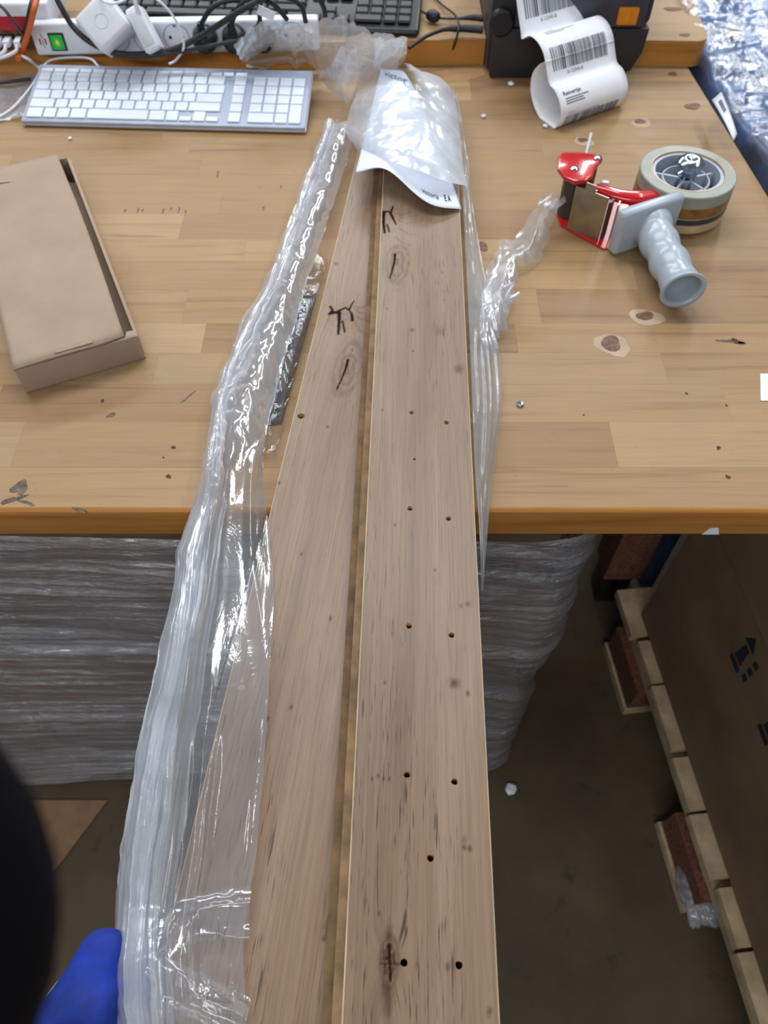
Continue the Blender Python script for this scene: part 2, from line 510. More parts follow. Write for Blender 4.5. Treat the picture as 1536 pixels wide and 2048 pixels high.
# ------------------------------------------------------------------ the hall: floor and back wall
def concrete():
    m, nt, b = base_mat('stained_concrete', rough=0.6)
    N = NB(nt)
    p = N.n('ShaderNodeNewGeometry').outputs['Position']
    a = N.noise(p, 3.2, 6, 0.6)
    c = N.ramp(a, [(0.3, lin((68, 55, 40))), (0.5, lin((86, 71, 51))), (0.72, lin((102, 87, 65)))])
    d = N.noise(N.mapping(p, (1, 1, 1), loc=(4, 1, 0)), 14, 5, 0.7)
    c = N.mix(N.ramp(d, [(0.60, (0, 0, 0)), (0.74, (.8, .8, .8))]), c, lin((48, 42, 36)))
    s = N.n('ShaderNodeTexVoronoi', feature='DISTANCE_TO_EDGE'); s.inputs['Scale'].default_value = 1.3
    N.l(p, s.inputs['Vector'])
    c = N.mix(N.ramp(s.outputs['Distance'], [(0, (.5, .5, .5)), (.004, (0, 0, 0))]), c, lin((60, 52, 42)))
    N.l(c, b.inputs['Base Color'])
    N.l(N.bump(N.noise(p, 60, 5), 0.2, 0.002), b.inputs['Normal'])
    return m
M_floor = concrete()
tag(box('floor', (0, 3.5, -0.02), (12, 10.2, 0.04), M_floor), 'stained brown concrete floor of the packing hall', 'floor', kind='structure')
tag(box('wall_back', (0, 8.5, 2.0), (12, 0.06, 4.0), M_wall), 'plain grey wall behind the workbench', 'wall', kind='structure')

# ------------------------------------------------------------------ workbench: staves, edge band, legs
bench = thing('workbench', (0.0, 0.9, 0.0), 'worn pale wooden workbench with glued staves and an orange varnished front edge', 'workbench')
Y0, Y1, XL = 0.4375, 1.86, -1.05
def xr(y): return 0.5018 + (1.3422 - y) * 0.076
yb = Y0 + 0.004
row = 0
rb = random.Random(21)
while yb < Y1 - 0.01:
    w = rb.choice([0.044, 0.05, 0.056, 0.062])
    yt = min(yb + w, Y1)
    xs = [XL]
    x = XL + rb.uniform(0.1, 0.5)
    while x < xr(yb) - 0.12:
        xs.append(x); x += rb.uniform(0.22, 0.62)
    xs.append(None)
    for k in range(len(xs) - 1):
        g = 0.00006
        sk = rb.choice([0, 0.004, -0.004])
        a0, a1 = xs[k] + g, xs[k] + g
        if k: pass
        b0, b1 = (xr(yb), xr(yt)) if xs[k + 1] is None else (xs[k + 1] - g, xs[k + 1] - g)
        zt = BENCH + rb.uniform(-0.00006, 0.00006)
        zb = BENCH - 0.042
        V = [(a0, yb + g, zb), (b0, yb + g, zb), (b1, yt - g, zb), (a1, yt - g, zb), (a0, yb + g, zt), (b0, yb + g, zt), (b1, yt - g, zt), (a1, yt - g, zt)]
        mk('stave', V, [(3, 2, 1, 0), (4, 5, 6, 7), (0, 1, 5, 4), (1, 2, 6, 5), (2, 3, 7, 6), (3, 0, 4, 7)], M_stave, bench)
    yb = yt
# rounded varnished front edge
prof = []
for k in range(7):
    a = math.radians(90 + 90 * k / 6)
    prof.append((Y0 + 0.004 + 0.006 * math.cos(a), BENCH - 0.006 + 0.006 * math.sin(a)))
for k in range(5):
    a = math.radians(180 + 90 * k / 4)
    prof.append((Y0 + 0.002 + 0.004 * math.cos(a), BENCH - 0.038 + 0.004 * math.sin(a)))
prof.append((Y0 + 0.0042, BENCH - 0.042))
V, Fc = [], []
for xx in (XL, xr(Y0)):
    for (y, z) in prof: V.append((xx, y, z))
n = len(prof)
for k in range(n): Fc.append((k, (k + 1) % n, n + (k + 1) % n, n + k))
Fc += [tuple(range(n))[::-1], tuple(range(n, 2 * n))]
o = mk('front_edge', V, Fc, M_edge, bench, smooth=True); o.data.set_sharp_from_angle(angle=math.radians(40))
o['label'] = 'orange varnished rounded front edge'
box('apron', (-0.25, 0.475, BENCH - 0.0475), (1.6, 0.03, 0.011), M_pallet, bench)
for (lx, ly) in ((0.492, 0.84), (0.46, 1.78), (-0.98, 0.54), (-0.98, 1.78)):
    lg = box('leg', (lx, ly, 0.475), (0.075, 0.075, 0.726), M_block, bench)
    box('foot', (lx, ly, 0.056), (0.06, 0.06, 0.112), M_black, lg, bevel=0.006)

# knots, nail holes and marks in the worktop
def ellipse(name, px, py, rxm, rym, mat, parent, z, h=0.0003, seed=0, rough=0.12, ang=0.0):
    c = at(px, py, z)
    r = random.Random(seed)
    V = []
    n = 22
    ph1, ph2 = r.uniform(0, 6), r.uniform(0, 6)
    for k in range(n):
        a = 2 * math.pi * k / n
        q = 1 + rough * math.sin(2 * a + ph1) + rough * 0.7 * math.sin(3 * a + ph2) + r.uniform(-.4, .4) * rough
        x, y = rxm * q * math.cos(a), rym * q * math.sin(a)
        V.append((c.x + x * math.cos(ang) - y * math.sin(ang), c.y + x * math.sin(ang) + y * math.cos(ang), z + h))
    V += [(v[0], v[1], z - 0.0006) for v in V]
    Fc = [tuple(range(n))] + [(k, n + k, n + (k + 1) % n, (k + 1) % n) for k in range(n)]
    return mk(name, V, Fc, mat, parent)
for i, (px, py, a, b, ring) in enumerate([(1222, 687, .012, .012, 1.6), (1290, 632, .010, .008, 1.9), (1385, 213, .0135, .009, 0), (1280, 243, .008, .008, 1.8),
                                          (1165, 280, .007, .007, 1.9), (964, 493, .008, .009, 0), (1345, 148, .008, .006, 0)]):
    if ring: ellipse('bare_patch', px + 3, py + 3, a * ring, b * ring, M_knotr, bench, BENCH, 0.0002, 40 + i)
    ellipse('knot', px, py, a, b, M_knot, bench, BENCH, 0.0004, i)
for i, (px, py, r_) in enumerate([(347, 895, .0022), (337, 953, .0024), (1437, 896, .0022), (1456, 954, .0022), (1373, 787, .0014), (1453, 811, .0012), (327, 915, .001), (1167, 830, .001),
                                  (205, 802, .002), (1470, 682, .004)]):
    ellipse('nail_hole', px, py, r_, r_, M_hole, bench, BENCH, 0.0004, 60 + i, 0.2)
for i, (px, py, a, b, an) in enumerate([(40, 975, .006, .011, -.3), (24, 1000, .012, .003, .5), (52, 1005, .008, .002, -.4), (160, 1020, .007, .002, -.3), (222, 830, .006, .002, .7),
                                        (1464, 683, .013, .0035, -.15), (1480, 686, .008, .002, -.2), (375, 795, .009, .0012, .9)]):
    ellipse('scuff', px, py, a, b, M_stain, bench, BENCH, 0.0003, 80 + i, 0.3, an)
# row of dark nail marks in the pale stave by the planks
for i, (px, py) in enumerate([(250, 421), (276, 421), (285, 421), (326, 423), (342, 418), (358, 420), (371, 424), (527, 417), (436, 345), (435, 352), (562, 373)]):
    ellipse('nail_mark', px, py, .0012, .006 if i % 2 else .0035, M_stain, bench, BENCH, 0.0003, 100 + i, 0.2)

# ------------------------------------------------------------------ riser board behind, in two lengths with the printer between
def riser(name, poly, label):
    r = thing(name, (sum(p[0] for p in poly) / len(poly), sum(p[1] for p in poly) / len(poly), BENCH), label, 'board')
    n = len(poly)
    zb, zt, bv = BENCH + 0.0005, BENCH + 0.040, 0.004
    bm = bmesh.new()
    f = bm.faces.new([bm.verts.new((p[0], p[1], zt)) for p in poly]); f.normal_update()
    if f.normal.z < 0: f.normal_flip()
    bm_mk('top_face', bm, M_stave, r)
    V = []
    cx, cy = wloc(r).x, wloc(r).y
    for z in (zb, zt - 0.0002):
        for p in poly: V.append((p[0], p[1], z))
    Fc = [(k, (k + 1) % n, n + (k + 1) % n, n + k) for k in range(n)] + [tuple(range(n))[::-1]]
    mk('edge_face', V, Fc, M_edge, r)
    return r
riser('riser_board', [(-1.05, 1.285), (0.165, 1.343), (0.165, 1.80), (-1.05, 1.80)], 'thick wooden riser board behind the keyboards, varnished front edge')
cr = []
for k in range(8):
    a = math.radians(-90 + 90 * k / 7)
    cr.append((0.505 + 0.022 * math.cos(a), 1.357 + 0.022 * math.sin(a)))
riser('riser_board', [(0.412, 1.338)] + cr + [(0.548, 1.80), (0.412, 1.80)], 'short wooden riser board with a rounded corner right of the label printer')
c = at(1345, 18, BENCH + .04); ellipse('knot', 1345, 18, .014, .008, M_knot, bpy.data.objects['riser_board.001'], BENCH + .0402, .0004, 7)
ellipse('knot', 1370, 70, .008, .006, M_knot, bpy.data.objects['riser_board.001'], BENCH + .0402, .0004, 8)

# ------------------------------------------------------------------ film-wrapped load under the bench
st = thing('wrapped_pallet_load', (-0.35, 0.85, 0.0), 'brown boxes wrapped in streaky stretch film under the workbench', 'pallet load')
X0, X1, YF, YB_, ZT = -1.0, 0.225, 0.452, 1.3, 0.815
box('base_pallet', ((X0 + X1) / 2, (YF + YB_) / 2 + .03, 0.06), (X1 - X0 - .06, YB_ - YF - .06, 0.12), M_pallet, st)
zl = 0.121
for k, h in enumerate((0.17, 0.17, 0.17, 0.176)):
    for q in range(3):
        wq = (X1 - X0) / 3
        box('carton', (X0 + wq * (q + .5) - (0.02 if k % 2 else 0), (YF + YB_) / 2 + 0.008 * ((k * 2 + q) % 3), zl + h / 2), (wq - 0.006, YB_ - YF - 0.02, h - 0.003), M_carton if (k + q) % 2 else M_card_in, st, bevel=0.004)
    zl += h
# wrap: front face and right side as one stretched skin
nu, nv = 300, 430
ss = np.linspace(0, 1, nu); zz = np.linspace(0.03, ZT + 0.012, nv)
path = []
corner = 0.035
Ls = [(X0, YF), (X1 - corner, YF)] + [(X1 - corner + corner * math.sin(a), YF + corner - corner * math.cos(a)) for a in np.linspace(0.15, math.pi / 2, 8)] + [(X1, YB_)]
Ls = np.array(Ls); d = np.concatenate([[0], np.cumsum(np.linalg.norm(np.diff(Ls, axis=0), axis=1))])
sp = np.concatenate([np.linspace(0, d[1] - .05, 200), np.linspace(d[1] - .05, d[-2] + .04, 60)[1:], np.linspace(d[-2] + .04, d[-1], 42)[1:]])
nu = len(sp)
px_ = np.interp(sp, d, Ls[:, 0]); py_ = np.interp(sp, d, Ls[:, 1])
tx = np.gradient(px_, sp); ty = np.gradient(py_, sp); ln = np.hypot(tx, ty); nx_, ny_ = ty / ln, -tx / ln
Sg, Zg = np.meshgrid(sp, zz, indexing='ij')
skew = 0.10 * np.clip((Sg - (d[-2] - 0.30)) / 0.3, 0, 1) ** 1.5
zsk = Zg + skew * (0.5 + vnoise(Sg * 3, Zg * 3, 5))
off = 0.010 + 0.006 * np.clip(ridge(Sg * 2.0, zsk * 26, 3), -1, 1) + 0.0028 * ridge(Sg * 4, zsk * 60, 4) + 0.0022 * ridge(Sg * 9, zsk * 105, 6) * (vnoise(Sg * 3, zsk * 9, 16) + .55) + 0.006 * vnoise(Sg * 4, Zg * 5, 9)
off = off + 0.05 * np.clip((0.14 - Zg) / 0.14, 0, 1) * np.clip((0.3 - (px_[:, None] + 0.2)) / 0.8, 0, 1)
off += 0.012 * np.exp(-((Zg - 0.55 - 0.05 * vnoise(Sg * 4, Sg * 0, 2)) / 0.012) ** 2)
X = np.stack([px_[:, None] + nx_[:, None] * off, py_[:, None] + ny_[:, None] * off, Zg], 2)
o = sheet('stretch_wrap', X, M_wrap, st); o['label'] = 'streaky clear stretch film'
text('stamp', 'EUR', 0.058, M_inkd, Matrix.Translation((0.118, YF + 0.0085, 0.700)) @ Matrix.Rotation(math.pi / 2, 4, 'X'), st, bold=0.0006)

# ------------------------------------------------------------------ pallet with tall cartons on the right
pa = Vector((0.4745, 0.7595, 0)); pb = Vector((0.5524, 0.0327, 0))
pd = (pb - pa).normalized(); pn = Vector((-pd.y, pd.x, 0))
if pn.x < 0: pn = -pn
PL = thing('wooden_pallet', pa + pd * .5 + pn * .4, 'pale wooden pallet carrying the big brown cartons', 'pallet')
PLEN = 1.0
def pbox(name, s0, s1, w0, w1, z0, z1, mat, parent, bevel=0.0):
    V = []
    for z in (z0, z1):
        for (s_, w_) in ((s0, w0), (s1, w0), (s1, w1), (s0, w1)):
            q = pa + pd * s_ + pn * w_; V.append((q.x, q.y, z))
    o = mk(name, V, [(3, 2, 1, 0), (4, 5, 6, 7), (0, 1, 5, 4), (1, 2, 6, 5), (2, 3, 7, 6), (3, 0, 4, 7)], mat, parent)
    o.data.validate(); bmx = bmesh.new(); bmx.from_mesh(o.data); bmesh.ops.recalc_face_normals(bmx, faces=bmx.faces); bmx.to_mesh(o.data); bmx.free()
    return o
s_ = 0.0
k = 0
while s_ < PLEN - 0.02:
    w = (0.10, 0.085, 0.12, 0.09)[k % 4]
    pbox('deck_board', s_, min(s_ + w, PLEN), -0.006 + 0.006 * ((k * 3) % 4) / 2, 0.78, 0.122, 0.144, M_pallet, PL)
    s_ += w + (0.006 if k % 2 else 0.014); k += 1
pbox('stringer_board', 0.0, PLEN, 0.004, 0.10, 0.100, 0.122, M_pallet, PL)
pbox('stringer_board', 0.0, PLEN, 0.60, 0.74, 0.100, 0.122, M_pallet, PL)
for s0 in (0.06, 0.42, 0.80):
    for w0 in (0.0, 0.60):
        pbox('block', s0, s0 + 0.14, w0 - 0.012 if w0 == 0 else w0, w0 + 0.10, 0.022, 0.100, M_block, PL)
for s0 in (0.06, 0.42, 0.80):
    pbox('bottom_board', s0 - .004, s0 + .144, -0.018, 0.74, 0.0, 0.022, M_pallet, PL)

def carton(name, s0, s1, w0, w1, z0, z1, label, yaw=0.0):
    r = thing(name, pa + pd * ((s0 + s1) / 2) + pn * ((w0 + w1) / 2) + Vector((0, 0, z0)), label, 'carton', 'cartons on the right pallet')
    o = pbox('carton_body', s0, s1, w0, w1, z0, z1, M_carton, r)
    m = o.modifiers.new('soft_edges', 'BEVEL'); m.width = 0.003; m.segments = 2
    return r
c1 = carton('shipping_carton', 0.06, 0.98, 0.024, 0.70, 0.1455, 0.522, 'big brown carton resting on the pale pallet, lowest of its stack')
c2 = carton('shipping_carton', 0.05, 0.98, 0.020, 0.70, 0.5245, 0.806, 'big brown carton stacked on the lowest carton beside the bench')
# handling marks printed near the seam
def mark(parent, s0, z0, sc):
    def q(a, b):
        v = pa + pd * (s0 + a * sc) + pn * (0.0234) + Vector((0, 0, z0 + b * sc)); return v
    def quad(name, pts):
        mk(name, [q(*p) for p in pts], [tuple(range(len(pts)))], M_inkd, parent)
    quad('printed_mark', [(0, 0), (.028, 0), (.028, .012), (0, .012)])
    quad('printed_mark', [(.004, .016), (.024, .016), (.020, .055), (.008, .055)])
    quad('printed_mark', [(0, .06), (.028, .06), (.014, .085)])
    for k in range(3): quad('printed_mark', [(.036, .01 + .02 * k), (.046, .01 + .02 * k), (.046, .022 + .02 * k), (.036, .022 + .02 * k)])
mark(c1, 0.27, 0.415, 1.05); mark(c1, 0.38, 0.415, 1.05)

# loose sheet of cardboard on the floor at the left
pts = [at(-40, 1600, 0.004), at(215, 1600, 0.004), at(124, 1721, 0.004), at(20, 1840, 0.004), at(-60, 1900, 0.004)]
tag(prism('cardboard_sheet', [(p.x, p.y) for p in pts], 0.0005, 0.004, M_card_in), 'flat brown cardboard sheet lying on the floor under the wrapped load', 'cardboard')
# ------------------------------------------------------------------ the two oak-print boards
def seg_dist(x, y, a, b):
    ax, ay, bx, by = a[0], a[1], b[0], b[1]
    dx, dy = bx - ax, by - ay
    t = np.clip(((x - ax) * dx + (y - ay) * dy) / (dx * dx + dy * dy + 1e-12), 0, 1)
    return np.hypot(x - ax - t * dx, y - ay - t * dy), t

class Print:
    """the printed figure of one board: cracks, knots, spots; positions in the board's own metres"""
    def __init__(s, X, Y, to_local):
        s.X, s.Y, s.L = X, Y, to_local
        s.dark = np.zeros_like(X); s.ring = np.zeros_like(X); s.flow = np.full_like(X, 0.5)
    def stroke(s, pts, w0, w1=None, amp=1.0):
        P = [s.L(*p) for p in pts]
        w1 = w1 or w0
        for k in range(len(P) - 1):
            x0, x1 = min(P[k][0], P[k + 1][0]) - .01, max(P[k][0], P[k + 1][0]) + .01
            d, t = seg_dist(s.X, s.Y, P[k], P[k + 1])
            f = (k + t) / (len(P) - 1)
            w = 1.2 * (w0 * (1 - f) + w1 * f) * (1 + 0.5 * vnoise(s.X * 900, s.Y * 900, 3))
            s.dark = np.maximum(s.dark, amp * np.clip(1.7 - d / w, 0, 1))
    def knot(s, px, py, rx, ry, amp=0.5, rings=4, core=0.0, seed=1):
        cx, cy = s.L(px, py)
        x, y = (s.X - cx) / rx, (s.Y - cy) / ry
        q = np.hypot(x, y) * (1 + 0.30 * vnoise(s.X * 60 + seed, s.Y * 40, seed))
        env = np.clip(1.25 - q * 0.85, 0, 1)
        w = 0.5 + 0.5 * np.sin(q * rings * 5.2 + vnoise(s.X * 150, s.Y * 90, seed + 3) * 4)
        speck = np.clip(vnoise(s.X * 1100, s.Y * 500, seed + 7) * 2.4, 0, 1)
        s.ring = np.maximum(s.ring, amp * env * np.clip(0.18 + 0.75 * w ** 2 + 0.5 * speck, 0, 1))
        rim = np.exp(-((q - 0.9) / 0.16) ** 2)
        s.ring = np.maximum(s.ring, amp * 0.75 * rim * (0.6 + vnoise(s.X * 200, s.Y * 100, seed + 5)))
        if core: s.dark = np.maximum(s.dark, core * np.clip(1.1 - q, 0, 1) * (0.55 + 0.9 * speck))
        side = np.tanh(x * 1.4)
        s.flow = s.flow + 0.16 * side * np.exp(-(q / 1.5) ** 2)
    def spot(s, px, py, r, amp=0.55, st=2.0):
        cx, cy = s.L(px, py)
        q = np.hypot((s.X - cx) / r, (s.Y - cy) / (r * st)) * (1 + 0.5 * vnoise(s.X * 500, s.Y * 300, int(px)))
        s.dark = np.maximum(s.dark, amp * np.clip(1.3 - q, 0, 1))

def board(name, label, org, ang, W, y0, y1, z0, z1, paint, holes, tongue=0.0, nx=120, ny=1050):
    a = math.radians(ang)
    root = thing(name, (org[0], org[1], z0), label, 'board', 'oak-look boards in the opened bag')
    root.rotation_euler.z = a
    ca, sa = math.cos(a), math.sin(a)
    def to_local(px, py, z=z1):
        p = at(px, py, z); dx, dy = p.x - org[0], p.y - org[1]
        return (dx * ca + dy * sa, -dx * sa + dy * ca)
    b = 0.0009
    xs = np.linspace(b, W - b, nx); ys = np.linspace(y0 + b, y1 - b, ny)
    Xg, Yg = np.meshgrid(xs, ys, indexing='ij')
    H = z1 - z0
    verts = [np.stack([Xg.ravel(), Yg.ravel(), np.full(Xg.size, H)], 1)]
    keep = np.ones((nx - 1, ny - 1), bool)
    nvt = Xg.size
    ex_v, ex_f = [], []
    for (px, py, r) in holes:
        hx, hy = to_local(px, py)
        i0 = int(np.searchsorted(xs, hx - r * 1.35)) - 1; i1 = int(np.searchsorted(xs, hx + r * 1.35))
        j0 = int(np.searchsorted(ys, hy - r * 1.35)) - 1; j1 = int(np.searchsorted(ys, hy + r * 1.35))
        keep[i0:i1, j0:j1] = False
        loop = [(i, j0) for i in range(i0, i1)] + [(i1, j) for j in range(j0, j1)] + [(i, j1) for i in range(i1, i0, -1)] + [(i0, j) for j in range(j1, j0, -1)]
        n = len(loop)
        st = nvt + len(ex_v)
        ring = []
        for (i, j) in loop:
            an = math.atan2(ys[j] - hy, xs[i] - hx)
            rr = r * (1 + 0.05 * math.sin(an * 3 + px))
            ring.append((hx + rr * math.cos(an), hy + rr * math.sin(an)))
        ex_v += [(q[0], q[1], H) for q in ring] + [(q[0], q[1], H - 0.0011) for q in ring] + [(hx + (q[0] - hx) * .93, hy + (q[1] - hy) * .93, H - 0.013) for q in ring]
        for k in range(n):
            k2 = (k + 1) % n
            g0, g1 = loop[k][0] * ny + loop[k][1], loop[k2][0] * ny + loop[k2][1]
            ex_f.append((g0, g1, st + k2, st + k, 0))
            ex_f.append((st + k, st + k2, st + n + k2, st + n + k, 1))
            ex_f.append((st + n + k, st + n + k2, st + 2 * n + k2, st + 2 * n + k, 1))
        ex_f.append(tuple(st + 2 * n + k for k in range(n)) + (2,))
    i, j = np.nonzero(keep)
    A = i * ny + j
    faces = np.stack([A, A + ny, A + ny + 1, A + 1], 1).tolist() + [f[:-1] for f in ex_f]
    mats = [0] * len(i) + [f[-1] for f in ex_f]
    V = np.concatenate(verts + ([np.array(ex_v)] if ex_v else []))
    me = bpy.data.meshes.new('printed_top')
    me.from_pydata(V.tolist(), [], faces)
    for m in (M_plank, M_chip, M_hole): me.materials.append(m)
    me.polygons.foreach_set('material_index', mats)
    me.update()
    pr = Print(V[:, 0], V[:, 1], to_local)
    paint(pr)
    col = me.color_attributes.new('print', 'FLOAT_COLOR', 'POINT')
    C4 = np.stack([np.clip(pr.dark, 0, 1), np.clip(pr.ring, 0, 1), np.clip(pr.flow, 0, 1), np.ones_like(pr.dark)], 1)
    col.data.foreach_set('color', C4.ravel())
    o = bpy.data.objects.new('printed_top', me); COL.objects.link(o); o.parent = root
    # body and pale worn arrises
    def lbox(nm, xa, xb, za, zb, mat, ya=y0, yb=y1):
        Vb = [(xa, ya, za), (xb, ya, za), (xb, yb, za), (xa, yb, za), (xa, ya, zb), (xb, ya, zb), (xb, yb, zb), (xa, yb, zb)]
        mb = bpy.data.meshes.new(nm); mb.from_pydata(Vb, [], [(3, 2, 1, 0), (4, 5, 6, 7), (0, 1, 5, 4), (1, 2, 6, 5), (2, 3, 7, 6), (3, 0, 4, 7)])
        mb.materials.append(mat)
        ca_ = mb.color_attributes.new('print', 'FLOAT_COLOR', 'POINT')
        ca_.data.foreach_set('color', [0, 0, .5, 1] * 8)
        ob = bpy.data.objects.new(nm, mb); COL.objects.link(ob); ob.parent = root
        return ob
    lbox('core', 0.0004, W - 0.0004, 0.0, H - 0.0135, M_chip)
    for nm, xa, xb in (('side_face', 0.0, b), ('side_face', W - b, W)):
        Vb = []
        inner = b if xa == 0 else W - b
        outer = xa if xa == 0 else W
        for y in (y0, y1):
            Vb += [(outer, y, 0.0), (outer, y, H - b), (inner, y, H), (inner, y, 0.0)]
        mb = bpy.data.meshes.new('pale_edge'); mb.from_pydata(Vb, [], [(0, 1, 5, 4), (1, 2, 6, 5), (2, 3, 7, 6), (3, 0, 4, 7), (3, 2, 1, 0), (4, 5, 6, 7)])
        bmx = bmesh.new(); bmx.from_mesh(mb); bmesh.ops.recalc_face_normals(bmx, faces=bmx.faces); bmx.to_mesh(mb); bmx.free()
        mb.materials.append(M_core)
        ob = bpy.data.objects.new('pale_edge', mb); COL.objects.link(ob); ob.parent = root
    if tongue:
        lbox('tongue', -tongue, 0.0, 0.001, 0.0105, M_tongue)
        lbox('shade_strip', -tongue * 1.95, -tongue, 0.0005, 0.0035, plain('shade_strip_brown', (118, 91, 62), 0.85, var=0.12, scale=60))  # added strip: its dark brown paints the upper plank's shade on the lower one
    for ya, yb in ((y0, y0 + b), (y1 - b, y1)):
        lbox('end_face', 0.0009, W - 0.0009, 0.0, H - 0.0002, M_chip, ya, yb)
    return root

def cz(x, y): return (640 + x / 4.655, 380 + y / 4.655)
def paint_lower(p):
    p.knot(694, 737, .017, .041, .75, 3, seed=4)
    p.knot(690, 632, .020, .026, .35, 2, seed=9)
    p.stroke([cz(260, 1580), cz(240, 1660), cz(205, 1750), cz(155, 1860)], .0011, .0006)
    p.stroke([cz(95, 1085), cz(118, 1125), cz(90, 1155)], .0011)
    p.stroke([cz(90, 1150), cz(120, 1150), cz(160, 1132), cz(240, 1095), cz(270, 1118), cz(290, 1075), cz(315, 1035)], .0014, .0006)
    p.stroke([cz(110, 1128), cz(165, 1150)], .0012)
    p.stroke([cz(270, 1118), cz(295, 1150), cz(303, 1215)], .0009, .0014)
    p.stroke([cz(180, 1140), cz(178, 1230), cz(170, 1340)], .0018, .0010)
    p.stroke([cz(210, 1220), cz(230, 1325)], .0008)
    for k, (a, b) in enumerate([((310, 1080), (440, 1075)), ((320, 1110), (450, 1140)), ((330, 1170), (440, 1200)), ((330, 1240), (400, 1330))]):
        p.stroke([cz(*a), cz((a[0] + b[0]) / 2, (a[1] + b[1]) / 2 + 22), cz(*b)], .0012, .0008, .22)
    p.spot(663, 1860, .0052, .75, 1.6); p.spot(648, 1877, .0022, .6, 1.2)
    for q in [(603, 1108), (661, 1237), (582, 1415), (655, 853), (704, 700), (536, 1437), (558, 966)]: p.spot(q[0], q[1], .0016, .6, 1.6)
    p.spot(672, 527, .003, .45, 1.2)
    x, y = p.L(740, 800)
    band = np.exp(-((p.X - x - 0.02 * vnoise(p.Y * 3, p.Y * 0, 2)) / .016) ** 2) * np.clip((p.Y - .3) * 3, 0, 1)
    p.ring = np.maximum(p.ring, .42 * band)
def paint_upper(p):
    p.knot(794, 528, .0145, .040, .75, 3, seed=14)
    p.knot(778, 440, .016, .030, .32, 2, seed=19)
    p.stroke([cz(700, 598), cz(690, 680), cz(672, 750), cz(650, 822)], .0011, .0006)
    p.stroke([cz(595, 205), cz(590, 300), cz(602, 400)], .0018, .0010)
    p.stroke([cz(592, 205), cz(640, 198), cz(660, 222), cz(668, 185), cz(682, 150)], .0013, .0007)
    p.stroke([cz(660, 222), cz(682, 270), cz(708, 320)], .0014, .0008)
    p.stroke([cz(625, 320), cz(645, 390)], .0008)
    for a, b in [((700, 220), (850, 200)), ((720, 280), (880, 300)), ((740, 360), (900, 420)), ((700, 440), (860, 520))]:
        p.stroke([cz(*a), cz((a[0] + b[0]) / 2, (a[1] + b[1]) / 2 + 20), cz(*b)], .0012, .0008, .2)
    # the knot beside the nearest dowel holes
    p.knot(779, 1925, .0062, .0165, .8, 3, core=.75, seed=24)
    p.stroke([(778, 1890), (780, 1925), (781, 1960)], .0009, .0006)
    p.stroke([(762, 1927), (797, 1927)], .0006, .0006, .7)
    p.spot(778, 1872, .0028, .5, 3); p.spot(776, 1995, .0042, .55, 3.4); p.spot(768, 1975, .0016, .5, 3)
    p.spot(908, 1366, .0038, .65, 1.3); p.spot(936, 1386, .0022, .6, 1.2); p.spot(905, 1372, .002, .5, 1.2)
    p.spot(918, 738, .0055, .5, 1.2); p.spot(878, 663, .0055, .28, 1.5); p.spot(936, 1208, .003, .45, 1.2); p.spot(922, 1212, .002, .35, 1.2)
    p.spot(929, 1695, .0018, .6, 1.2); p.spot(939, 1698, .0022, .6, 1.1); p.spot(928, 1680, .002, .35, 2); p.spot(979, 2022, .0024, .55, 1.2); p.spot(895, 1933, .0018, .6, 1.5); p.spot(834, 1930, .0013, .4, 2)
    for q in [(765, 820), (756, 1552), (744, 1558), (767, 1558), (778, 1558), (757, 1827), (770, 1365), (790, 560), (774, 617), (826, 702), (888, 600), (870, 1140), (790, 1050)]: p.spot(q[0], q[1], .0012, .6, 1.5)
    p.spot(825, 660, .003, .45, 1.1); p.spot(884, 545, .0024, .35, 1.2)
UP_H = [(823, 825, .0023), (893, 845, .0024), (829, 918, .0015), (820, 1017, .0024), (897, 1037, .0024), (818, 1252, .0024), (903, 1270, .0024),
        (814, 1549, .0024), (909, 1563, .0024), (861, 1716, .0024), (808, 1925, .0024), (918, 1930, .0024)]
LOW_Z, UP_Z = 0.904, 0.928
low = board('plank', 'oak-print plank lying underneath and left, its left side under the clear film', (-0.1568, 0.0), -6.62, 0.128, -0.27, 1.15, BENCH + 0.0004, LOW_Z, paint_lower, [(602, 832, .0036)])
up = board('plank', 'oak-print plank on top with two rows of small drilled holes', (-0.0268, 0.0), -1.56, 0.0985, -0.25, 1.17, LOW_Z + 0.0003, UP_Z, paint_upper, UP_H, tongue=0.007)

# ------------------------------------------------------------------ folded leaflet on the boards
lf = thing('leaflet', at(810, 280, 0.94), 'white folded leaflet resting on the planks under the film', 'paper')
nu, nv = 46, 40
def leaf_xyz(u, v, lift=0.0):
    """u across left to right, v from the far end to the near edge"""
    Lp = (762 + (710 - 762) * v, 137 + (355 - 137) * v)
    Rp = (806 + (923 - 806) * v ** .8, 142 + (415 - 142) * v)
    px = Lp[0] + (Rp[0] - Lp[0]) * u; py = Lp[1] + (Rp[1] - Lp[1]) * u
    py += -34 * v ** 3 * math.exp(-((u - .27) / .24) ** 2) + 12 * v ** 3 * math.exp(-((u - .75) / .22) ** 2)
    z = 0.934 + 0.020 * math.exp(-((u - .25) / .25) ** 2) * v + 0.016 * v ** 2 * u * (1 - u) * 3 + 0.004 * math.sin(v * 5)
    z -= 0.004 * (1 - v)
    p = at(px, py, z)
    return p + Vector((0, 0, lift))
Xl = np.array([[leaf_xyz(i / (nu - 1), j / (nv - 1)) for j in range(nv)] for i in range(nu)])
sheet('paper_sheet', Xl, M_paper, lf, thick=0.0003)
text('heading', 'victor', 0.20, M_inkd, None, lf, shear=.25, fn=lambda x, y: leaf_xyz(.14 + x * 1.5, .06 + .09 * x - y * .34, .0012))
text('small_print', 'victoria', 0.13, M_inkd, None, lf, shear=.1, fn=lambda x, y: leaf_xyz(.64 + x * .42, .945 + 0.02 * x - y * .42, .0009))
